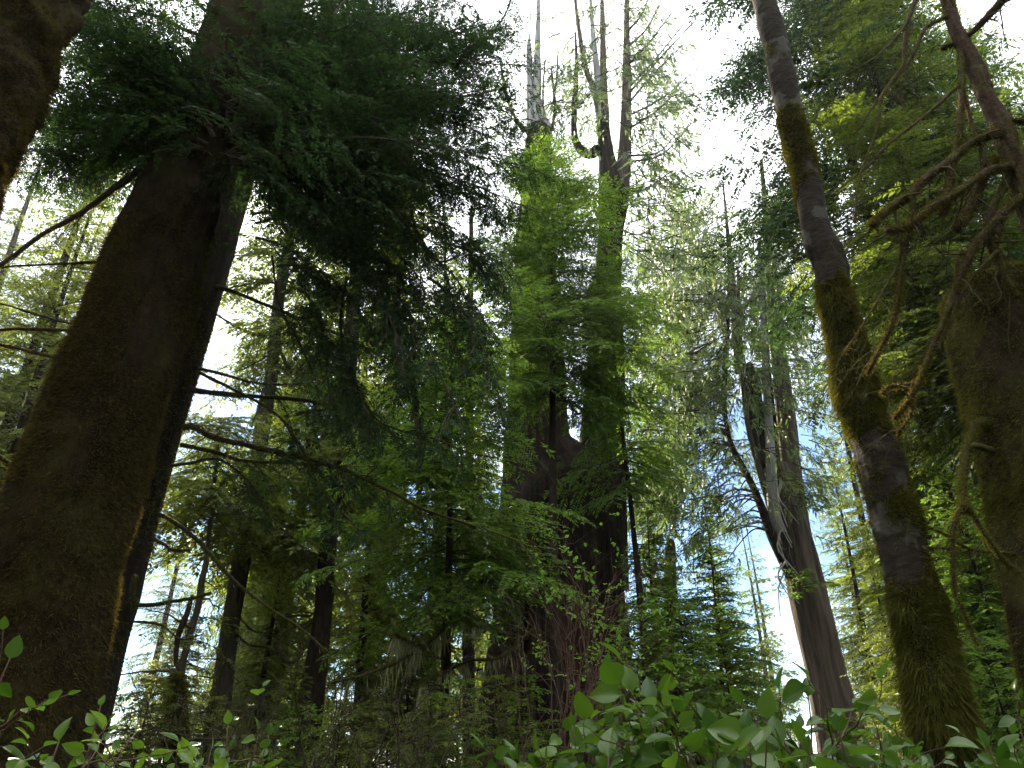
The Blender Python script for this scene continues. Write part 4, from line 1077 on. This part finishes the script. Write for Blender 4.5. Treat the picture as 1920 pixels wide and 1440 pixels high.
def standing_trunk(name, label, rows, Y, bark, seed, furrow=0.06, n=200, seg=40, limbs=(), nst=14, moss=0, tiers=(), leaf='hem_yellow', lad=None):
    rng = np.random.default_rng(seed)
    root = thing(name, label, 'tree', place_at((rows[0][1] + rows[0][2]) / 2, rows[0][0], Y))
    off = np.array(root.location)
    P, r = poly_trunk(rows, Y, n)
    P = P - off
    mb = MB(); V, ring = tube(mb, P, r, seg, disp=bark_disp(seed, 0.06, 1.5, furrow, 10))
    if nst:
        ax = lambda h: np.array([np.interp(h, P[:, 2], P[:, k]) for k in range(3)])
        stubs(mb, ax, rng, 1.5, min(12, P[-1, 2]), nst, (0.4, 2.0), 0.022, m=1)
    tr = mb.build('trunk', [M[bark], M['twig']], root, smooth=True)
    if moss:
        mm = MB(); moss_tufts(mm, V, ring, moss, rng, (0.03, 0.10), 0.008, down=0.7, mask=lambda p, n_, g: fbm(p * 1.3, seed, 3) > 0.1); mm.build('moss', M['moss'], tr)
    if tiers:
        cm = MB(); ax = lambda h: np.array([np.interp(h, P[:, 2], P[:, k]) for k in range(3)])
        for z0, z1, nb, Lb in tiers:
            for i in range(nb):
                az = rng.random() * 6.283; pt = R(rng.normal(-12, 9))
                add_bough(cm, lad or HEM_FAR, rng, ax(rng.uniform(z0, z1)), (math.cos(az) * math.cos(pt), math.sin(az) * math.cos(pt), math.sin(pt)), Lb * rng.uniform(0.6, 1.15), rng.normal(0, 0.2))
        cm.build('crown', [M[leaf], M['twig']], root)
    for pts, a, b, w0, w1, k in limbs:
        limb(root, pts, a, b, w0, w1, rng, M['limb_bark'], M['moss'], off=off, **k)
    return root

standing_trunk('hemlock_tree', 'slim grey trunk leaning right, catching light above the bare limbs', [(1440, 372, 420), (1243, 405, 441), (1152, 419, 452), (1024, 441, 474), (925, 463, 488), (863, 470, 496), (772, 481, 510), (699, 499, 521), (604, 507, 528), (500, 524, 543), (300, 560, 576), (0, 620, 632)], 18, 'grey_bark', 41, nst=16, moss=6000, tiers=((6.6, 8.6, 46, 3.4), (11.5, 13.5, 20, 2.6), (14.5, 26, 110, 2.8)),
    limbs=[([(510, 625), (480, 628), (440, 610), (400, 585)], 18, 17.5, 14, 4, dict(twigs=8, tw_len=1.2)), ([(520, 640), (530, 665), (541, 690)], 18, 17.6, 7, 9, dict()), ([(500, 668), (460, 690), (430, 700)], 18, 17.5, 5, 2, dict(twigs=5, tw_len=1.0)),
           ([(475, 1020), (500, 1040), (530, 1080), (560, 1085)], 18, 17.4, 8, 3, dict(beard=60, twigs=6, tw_len=1.0)), ([(445, 1150), (470, 1180), (500, 1188)], 18, 17.4, 6, 3, dict(beard=60, twigs=6, tw_len=1.0)),
           ([(440, 1185), (465, 1208), (500, 1215), (530, 1232)], 18, 17.2, 7, 4, dict(beard=60, twigs=6)), ([(436, 1055), (410, 1060), (388, 1063)], 18, 17.6, 7, 3, dict(twigs=2))])
standing_trunk('hemlock_tree', 'dark deeply fissured trunk with a hooked mossy limb', [(1440, 548, 596), (1300, 562, 606), (1243, 572, 613), (1134, 591, 624), (1013, 601, 631), (880, 629, 652), (700, 637, 668), (571, 651, 676), (400, 668, 688), (200, 690, 704)], 17.5, 'dark_bark', 42, furrow=0.10, nst=18, leaf='hem_mid', tiers=((7.6, 9.8, 40, 3.0), (12, 24, 90, 2.8)),
    limbs=[([(588, 1162), (575, 1176), (566, 1195), (565, 1225), (550, 1240), (533, 1236), (522, 1218), (517, 1205)], 17.5, 17.0, 12, 9, dict(nmoss=400)), ([(590, 1160), (570, 1172), (545, 1178), (520, 1200)], 17.5, 17.2, 10, 5, dict(twigs=4)), ([(585, 1155), (550, 1155), (530, 1158)], 17.5, 17.3, 5, 3, dict(twigs=5)), ([(640, 800), (660, 790), (680, 800)], 17.5, 17.2, 12, 6, dict())])
standing_trunk('hemlock_tree', 'thin reddish trunk passing behind the layered hemlock', [(1440, 866, 892), (1200, 868, 889), (1024, 872, 889), (834, 873, 888), (650, 875, 887), (400, 880, 888)], 23, 'cedar_bark', 43, nst=26, leaf='hem_mid', tiers=((6, 20, 70, 2.2),))
standing_trunk('hemlock_tree', 'sinuous thin dark stem against the white sun glare', [(1440, 322, 336), (1272, 334, 345), (1207, 346, 357), (1134, 366, 378), (1090, 372, 384), (1050, 382, 392), (960, 392, 400), (800, 410, 416)], 15, 'grey_bark', 44, n=120, seg=16, nst=8, lad=HEM_MID, tiers=((6.4, 10, 40, 1.9), (2.2, 4.5, 14, 1.0)))
standing_trunk('dead_sapling', 'crooked dead sapling leaning on a bare limb beside the sun glare', [(1440, 326, 338), (1270, 331, 338), (1240, 326, 334), (1200, 328, 338), (1175, 335, 346), (1150, 346, 356), (1123, 355, 362), (1115, 358, 361)], 13, 'dark_bark', 45, n=120, seg=14, nst=4)
standing_trunk('hemlock_tree', 'slender stem between the grey trunk and the fissured trunk', [(1440, 470, 488), (1170, 495, 508), (1086, 512, 524), (980, 525, 535), (800, 548, 556), (600, 575, 580)], 24, 'grey_bark', 46, n=120, seg=16, nst=18, tiers=((3, 18, 90, 2.0),))
standing_trunk('dead_snag', 'short broken grey snag above the young hemlocks', [(1440, 1240, 1268), (1200, 1244, 1268), (1060, 1247, 1267), (1022, 1248, 1266), (1012, 1254, 1264)], 25, 'grey_bark', 47, n=120, seg=20, nst=6)
standing_trunk('hemlock_tree', 'grey trunk standing beyond the broken mossy trunk at the edge', [(1440, 1925, 1962), (1280, 1891, 1922), (1207, 1873, 1900), (1123, 1860, 1885), (1020, 1845, 1868), (800, 1806, 1826), (500, 1752, 1768)], 15, 'grey_bark', 48, n=160, seg=24, nst=14)
standing_trunk('mossy_stump', 'dark mossy stump at the foot of the second trunk', [(1440, 306, 350), (1380, 312, 350), (1300, 318, 346), (1270, 322, 340), (1262, 326, 336)], 9.5, 'spruce_bark', 49, n=80, seg=30, nst=6, moss=9000)
standing_trunk('hemlock_tree', 'pale trunk in the distance, left of the fissured trunk', [(1440, 575, 590), (1000, 640, 652), (600, 690, 700)], 36, 'grey_bark', 50, n=120, seg=16, nst=14, tiers=((3, 24, 120, 2.8),))

# a mossy dead tree with lichen beards in the middle
def bearded_limbs():
    rng = np.random.default_rng(909)
    root = thing('fallen_tree', 'dead mossy tree with arching limbs hung with pale lichen beards, left of the giant', 'tree', place_at(960, 1440, 12))
    off = np.array(root.location)
    for pts, a, b, w0, w1, bd in (([(985, 1235), (940, 1185), (890, 1172), (860, 1160), (830, 1180), (790, 1215), (745, 1240), (690, 1262), (620, 1280)], 13.0, 11.2, 15, 5, 900),
                                  ([(800, 1212), (775, 1205), (750, 1195), (742, 1192)], 11.8, 11.6, 8, 5, 500), ([(1000, 1180), (940, 1230), (880, 1240), (810, 1272), (790, 1285)], 13.0, 11.5, 9, 4, 500),
                                  ([(990, 1000), (940, 1045), (905, 1090), (870, 1115)], 13.5, 12.5, 10, 4, 200)):
        o, P, r = limb(root, pts, a, b, w0, w1, rng, M['limb_bark'], M['moss'], off=off, nmoss=2500, twigs=10, n=50, mlen=(0.02, 0.06))
        mb = MB(); strands(mb, P[8:], int(bd * 0.6), rng, (0.05, 0.6), 0.010); mb.build('lichen', M['lichen'], o)
    tm = MB(); Q, r = poly_trunk([(1440, 965, 1005), (1300, 972, 1005), (1200, 980, 1006), (1000, 988, 1006), (960, 992, 1000)], 13.2, 80)
    tube(tm, Q - off, r, 20, disp=bark_disp(77, 0.15, 2, 0.05)); tm.build('trunk', M['spruce_bark'], root, smooth=True)
bearded_limbs()

# ------------------------------------------------------------------ shrubs near the camera
def leaf_shape(nu=7, w=0.38):
    """unit leaf along +X, folded along the midrib, drooping tip"""
    u = np.linspace(0, 1, nu)
    half = w * np.sin(np.pi * u ** 0.82) ** 0.8 * (1 - 0.25 * u)
    half[0] = 0.01; half[-1] = 0.004
    V, q = [], []
    for k in range(nu):
        for sx in (-1, -0.5, 0, 0.5, 1):
            y = sx * half[k]
            z = 0.30 * abs(sx) ** 1.3 * half[k] - 0.22 * u[k] ** 2 + 0.012 * math.sin(9 * u[k]) * abs(sx)
            V.append((u[k], y, z))
    for k in range(nu - 1):
        for j in range(4):
            a = k * 5 + j; q.append((a, a + 1, a + 6, a + 5))
    return np.array(V), np.array(q)
LV, LQ = leaf_shape()

def add_leaf(mb, o, d, up, L, rng, m=0):
    d = unit(d); y = unit(np.cross(up, d)); z = np.cross(d, y)
    a = rng.normal(0, 0.35); y, z = y * math.cos(a) + z * math.sin(a), z * math.cos(a) - y * math.sin(a)
    W = rng.uniform(0.85, 1.15); F = rng.uniform(0.4, 1.6)
    V = o + (LV[:, :1] * d + LV[:, 1:2] * y * W + LV[:, 2:] * z * F) * L
    mb.add(V, q=LQ, m=m)

def salal(name, label, base, tips, seed, L=(0.042, 0.098), group='leafy salal shrubs along the bottom'):
    """zigzag stems from the ground at base to each tip point, broad oval leaves near their ends"""
    rng = np.random.default_rng(seed)
    base = np.array(base, float)
    root = thing(name, label, 'shrub', base, group)
    st, lf = MB(), MB()
    for tp in tips:
        tp = np.array(tp) - base
        b0 = np.array([rng.normal(0, 0.10), rng.normal(0, 0.10), -0.1])
        mid = b0 * 0.4 + tp * 0.55 + np.array([rng.normal(0, 0.06), rng.normal(0, 0.06), 0.12])
        P = spline(np.array([b0, mid, tp]), 22)
        P[1:] += np.cumsum(rng.normal(0, 0.006, (21, 3)), 0)
        tube(st, P, np.linspace(0.006, 0.0018, 22), 6)
        def leaves(Q, k0, n):
            for i in range(n):
                u = k0 + (1 - k0) * (i + rng.random() * 0.5) / n
                j = min(len(Q) - 2, int(u * (len(Q) - 1)))
                t = unit(Q[j + 1] - Q[j])
                S = unit(np.cross(t, [0, 0, 1])) * (1 if i % 2 else -1)
                d = unit(t * rng.uniform(0.1, 0.7) + S * rng.uniform(0.6, 1.3) + np.array([rng.normal(0, 0.3), rng.normal(0, 0.3), rng.normal(-0.1, 0.35)]))
                pet = Q[j] + d * 0.012
                tube(st, np.stack([Q[j], pet]), np.array([0.0016, 0.0014]), 4)
                add_leaf(lf, pet, d + np.array([0, 0, -0.15]), np.array([0, -0.35, 0.8]) + rng.normal(0, 0.6, 3), (L[0] + (L[1] - L[0]) * rng.random() ** 1.8), rng)
            add_leaf(lf, Q[-1], unit(Q[-1] - Q[-3]), np.array([0, -0.3, 1.0]) + rng.normal(0, 0.5, 3), (L[0] + (L[1] - L[0]) * rng.random() ** 1.8), rng)
        leaves(P, 0.5, 11)
        for k in range(5):
            j = rng.integers(11, 21); d = unit((P[min(21, j + 1)] - P[j - 1]) + rng.normal(0, 0.05, 3)) * 0.7 + rng.normal(0, 0.45, 3)
            d = unit(d); Ls = rng.uniform(0.12, 0.28); tt = np.linspace(0, 1, 8)[:, None]
            Q = P[j] + d * tt * Ls + np.cumsum(rng.normal(0, 0.006, (8, 3)), 0)
            tube(st, Q, np.linspace(0.003, 0.0013, 8), 5); leaves(Q, 0.1, 6)
    st.build('stem', M['redtwig'], root, smooth=True)
    lf.build('foliage', M['salal'], root, smooth=True)
    return root

def tips_px(l, n=0, x0=0, x1=0, y0=1290, y1=1430, Y0=2.0, Y1=3.0, seed=0):
    g = np.random.default_rng(seed)
    return [at(x, y, Y) for x, y, Y in l] + [at(g.uniform(x0, x1), g.uniform(y0, y1), g.uniform(Y0, Y1)) for _ in range(n)]
def gnd(px, Y): return place_at(px, 1400, Y)
salal('salal_shrub', 'leafy salal sprays in front of the rotten stump', gnd(1140, 2.6), tips_px([(1060, 1378, 2.6), (1130, 1348, 2.5), (1180, 1318, 2.6), (1230, 1338, 2.4), (990, 1408, 2.6), (1100, 1428, 2.3), (1010, 1458, 2.4)], 6, 960, 1250, 1355, 1450, 2.2, 3.0, 1), 1001)
salal('salal_shrub', 'dense salal clump right of the middle with leaves cut against the bright gap', gnd(1400, 2.3), tips_px([(1290, 1328, 2.3), (1350, 1368, 2.1), (1430, 1328, 2.3), (1480, 1348, 2.1), (1300, 1408, 2.0), (1400, 1418, 1.9), (1230, 1398, 2.2)], 9, 1230, 1480, 1335, 1450, 1.9, 2.8, 2), 1002)
salal('salal_shrub', 'salal with the two tallest upright leaves beside the leaning cedar', gnd(1560, 2.2), tips_px([(1535, 1308, 2.2), (1570, 1358, 2.1), (1500, 1398, 2.0), (1590, 1418, 2.3), (1460, 1438, 2.0)], 6, 1440, 1620, 1355, 1450, 1.9, 2.7, 3), 1003)
salal('salal_shrub', 'salal with broad pale leaves touching the mossy alder foot', gnd(1640, 2.9), tips_px([(1640, 1423, 2.9), (1600, 1438, 2.7), (1680, 1413, 3.0), (1620, 1398, 3.2)], 3, 1560, 1690, 1385, 1450, 2.6, 3.3, 4), 1004, L=(0.045, 0.10))
salal('salal_shrub', 'dark salal spray low against the massive spruce', gnd(170, 2.5), tips_px([(90, 1373, 2.5), (150, 1358, 2.4), (195, 1398, 2.3), (240, 1440, 2.3)]), 1005, L=(0.030, 0.070))
salal('salal_shrub', 'salal sprig of long dark leaves left of the middle', gnd(430, 2.6), tips_px([(420, 1368, 2.6), (480, 1383, 2.5), (390, 1388, 2.6), (460, 1438, 2.4)]), 1006, L=(0.030, 0.070))
salal('salal_shrub', 'few salal leaves at the very edge by the massive spruce', gnd(-30, 1.9), tips_px([(10, 1263, 1.9), (20, 1288, 1.9), (-40, 1298, 2.0)]), 1007, L=(0.030, 0.070))
salal('salal_shrub', 'salal filling the corner under the broken mossy trunk', gnd(1890, 3.2), tips_px([(1870, 1368, 3.2), (1900, 1348, 3.4), (1850, 1438, 3.0), (1910, 1438, 3.1), (1880, 1408, 2.9), (1840, 1388, 3.5)], 2, 1830, 1930, 1370, 1450, 2.8, 3.6, 8), 1008)

def bare_shrub(label, base, tips, seed, mat, n=5, r=0.006, spread=0.5, buds=0, leaves=0, group='bare twiggy shrubs', L0=0.5, depth=4, name='huckleberry_shrub'):
    rng = np.random.default_rng(seed)
    base = np.array(base, float)
    root = thing(name, label, 'shrub', base, group)
    st, lf = MB(), MB()
    def grow(p, d, L, rr, lv):
        tt = np.linspace(0, 1, 6)[:, None]
        P = p + d * tt * L + np.cumsum(rng.normal(0, 0.022 * L, (6, 3)), 0)
        tube(st, P, rr * (1 - 0.45 * tt[:, 0]), 5 if lv < 2 else 3, cap=False)
        if lv >= depth:
            if leaves:
                for k in range(leaves):
                    q = P[rng.integers(1, 6)]
                    add_leaf(lf, q, rng.normal(0, 1, 3) + d * 0.7, np.array([0, 0, 1.0]) + rng.normal(0, 0.3, 3), rng.uniform(0.035, 0.065), rng)
            return
        for k in range(rng.integers(2, 4)):
            j = rng.integers(2, 6) if k else 5
            e = unit(d + rng.normal(0, spread, 3) + np.array([0, 0, 0.12]))
            grow(P[j], e, L * rng.uniform(0.5, 0.85), rr * 0.6, lv + 1)
    for tp in tips:
        tp = np.array(tp) - base
        b0 = np.array([rng.normal(0, 0.12), rng.normal(0, 0.12), -0.1])
        k0 = 0.55
        P = spline(np.array([b0, b0 + (tp - b0) * 0.4 + np.array([0, 0, 0.1]), b0 + (tp - b0) * k0]), 10)
        tube(st, P, np.linspace(r * 1.3, r, 10), 6, cap=False)
        grow(P[-1], unit(tp - P[-1]), np.linalg.norm(tp - P[-1]) * 0.5, r, 1)
        grow(P[6], unit(unit(tp - P[6]) + rng.normal(0, 0.4, 3)), np.linalg.norm(tp - P[6]) * 0.45, r * 0.8, 1)
    st.build('stem', M[mat], root, smooth=True)
    if leaves: lf.build('foliage', M['huckle'], root, smooth=True)
bare_shrub('reddish bare twigs fanned in front of the rotten stump', gnd(1060, 5.5), [at(x, y, Y) for x, y, Y in ((1010, 1030, 5.6), (1060, 1020, 5.4), (1110, 1130, 5.2), (1170, 1200, 5.2), (970, 1120, 5.5), (1130, 1080, 5.6), (1040, 1130, 5.3), (1180, 1140, 5.4))], 1101, 'redtwig', r=0.0055, spread=0.42, depth=4)
bare_shrub('tall bare huckleberry shrub with grey twigs in the bottom thicket', gnd(660, 5.0), [at(x, y, Y) for x, y, Y in ((560, 1290, 5.0), (640, 1280, 5.1), (720, 1280, 4.8), (500, 1330, 4.9), (780, 1300, 5.0), (620, 1380, 4.6), (700, 1390, 4.6), (830, 1330, 4.9))], 1102, 'twig', r=0.010, spread=0.5, depth=5)
bare_shrub('bare arching twigs among the salal right of the middle', gnd(1380, 2.8), [at(x, y, Y) for x, y, Y in ((1300, 1290, 2.8), (1400, 1290, 2.7), (1500, 1260, 2.7), (1580, 1300, 2.8), (1240, 1330, 2.8), (1640, 1320, 2.9), (1450, 1400, 2.5))], 1103, 'redtwig', r=0.0042, spread=0.45, depth=4)
bare_shrub('thin bare twigs in front of the giant cedar foot', gnd(1010, 4.2), [at(x, y, Y) for x, y, Y in ((990, 1250, 4.2), (1050, 1290, 4.0), (950, 1300, 4.1), (1090, 1330, 4.0))], 1104, 'redtwig', r=0.005, spread=0.45, depth=4)
bare_shrub('grey bare twigs low under the lichen bearded limbs', gnd(860, 6.0), [at(x, y, Y) for x, y, Y in ((800, 1330, 6.0), (870, 1300, 6.1), (940, 1330, 5.9), (760, 1390, 5.8), (900, 1380, 5.8))], 1107, 'twig', r=0.008, spread=0.5, depth=5)
bare_shrub('dark bare twigs between the two shaded trunks and the thicket', gnd(330, 5.0), [at(x, y, Y) for x, y, Y in ((300, 1250, 5.0), (380, 1270, 5.0), (430, 1310, 4.8), (260, 1310, 5.0), (500, 1260, 5.2))], 1105, 'twig', r=0.008, spread=0.5, depth=5)
bare_shrub('leafy yellow-green huckleberry growing against the giant cedar', gnd(1110, 9.0), [at(x, y, Y) for x, y, Y in ((1110, 985, 9.0), (1130, 1030, 8.9), (1085, 1050, 9.0), (1160, 1060, 9.0), (1105, 1090, 8.9))], 1106, 'redtwig', r=0.010, spread=0.5, depth=4, leaves=5, group='leafy huckleberry shrubs')

# ------------------------------------------------------------------ far forest: beyond the counted trees and all round behind the camera
def far_forest():
    rng = np.random.default_rng(1234)
    mb = MB()
    lad = ladder('far', (1.6, 3.2), 77, d2=0.34, d3=0.20, l3=0.42, w3=0.17, wood=False)
    protos = []
    for k in range(3):
        c = crown(lad, rng, 26, 3.5, 3.6, 110, 0.75, 20, -20)
        t, ax = straight_trunk(26, 0.32, 60 + k, 8)
        tt = MB(); tt.merge(t); 
        for a in tt.qm: a[:] = 1
        for a in tt.tm: a[:] = 1
        for a in c.qm: a[:] = 0
        tt.merge(c.pack()); protos.append(tt.pack())
    n = 0
    spots = []
    for k in range(2500):
        if n >= 95: break
        a = rng.uniform(-math.pi, math.pi); d = rng.uniform(11, 60)
        front = abs(a) < R(60)
        if front and d < 52: continue
        if front and R(-31) < a < R(-19): continue
        if not front and not 15 < d < 28: continue
        x, y = d * math.sin(a), d * math.cos(a)
        if any((x - u) ** 2 + (y - v) ** 2 < 9 for u, v in spots): continue
        spots.append((x, y)); n += 1
        s = rng.uniform(0.75, 1.15) * (0.8 if front else 1.0); c, sn = math.cos(a * 7) * s, math.sin(a * 7) * s
        Mx = np.array([[c, -sn, 0, x], [sn, c, 0, y], [0, 0, s, 0], [0, 0, 0, 1.0]])
        mb.merge(protos[k % 3], Mx)
    o = mb.build('far_off_wood', [M['hem_mid'], M['dark_bark']])
    o['kind'] = 'stuff'
far_forest()

def haze():  # thin volume, added as lens veil around the sun and to lift shadows
    mb = MB()
    x0, x1, y0, y1, z0, z1 = -75, 75, -45, 80, -1.5, 46
    v = [(x, y, z) for x in (x0, x1) for y in (y0, y1) for z in (z0, z1)]
    mb.add(v, q=[(0, 1, 3, 2), (4, 6, 7, 5), (0, 4, 5, 1), (2, 3, 7, 6), (0, 2, 6, 4), (1, 5, 7, 3)])
    m, n, l = nodes('veil_haze')
    out = n.new('ShaderNodeOutputMaterial'); p = n.new('ShaderNodeVolumePrincipled')
    p.inputs['Color'].default_value = (0.85, 0.90, 0.95, 1); p.inputs['Density'].default_value = 0.0004; p.inputs['Anisotropy'].default_value = 0.5
    l.new(p.outputs[0], out.inputs['Volume'])
    o = mb.build('haze', m); o['kind'] = 'stuff'
haze()
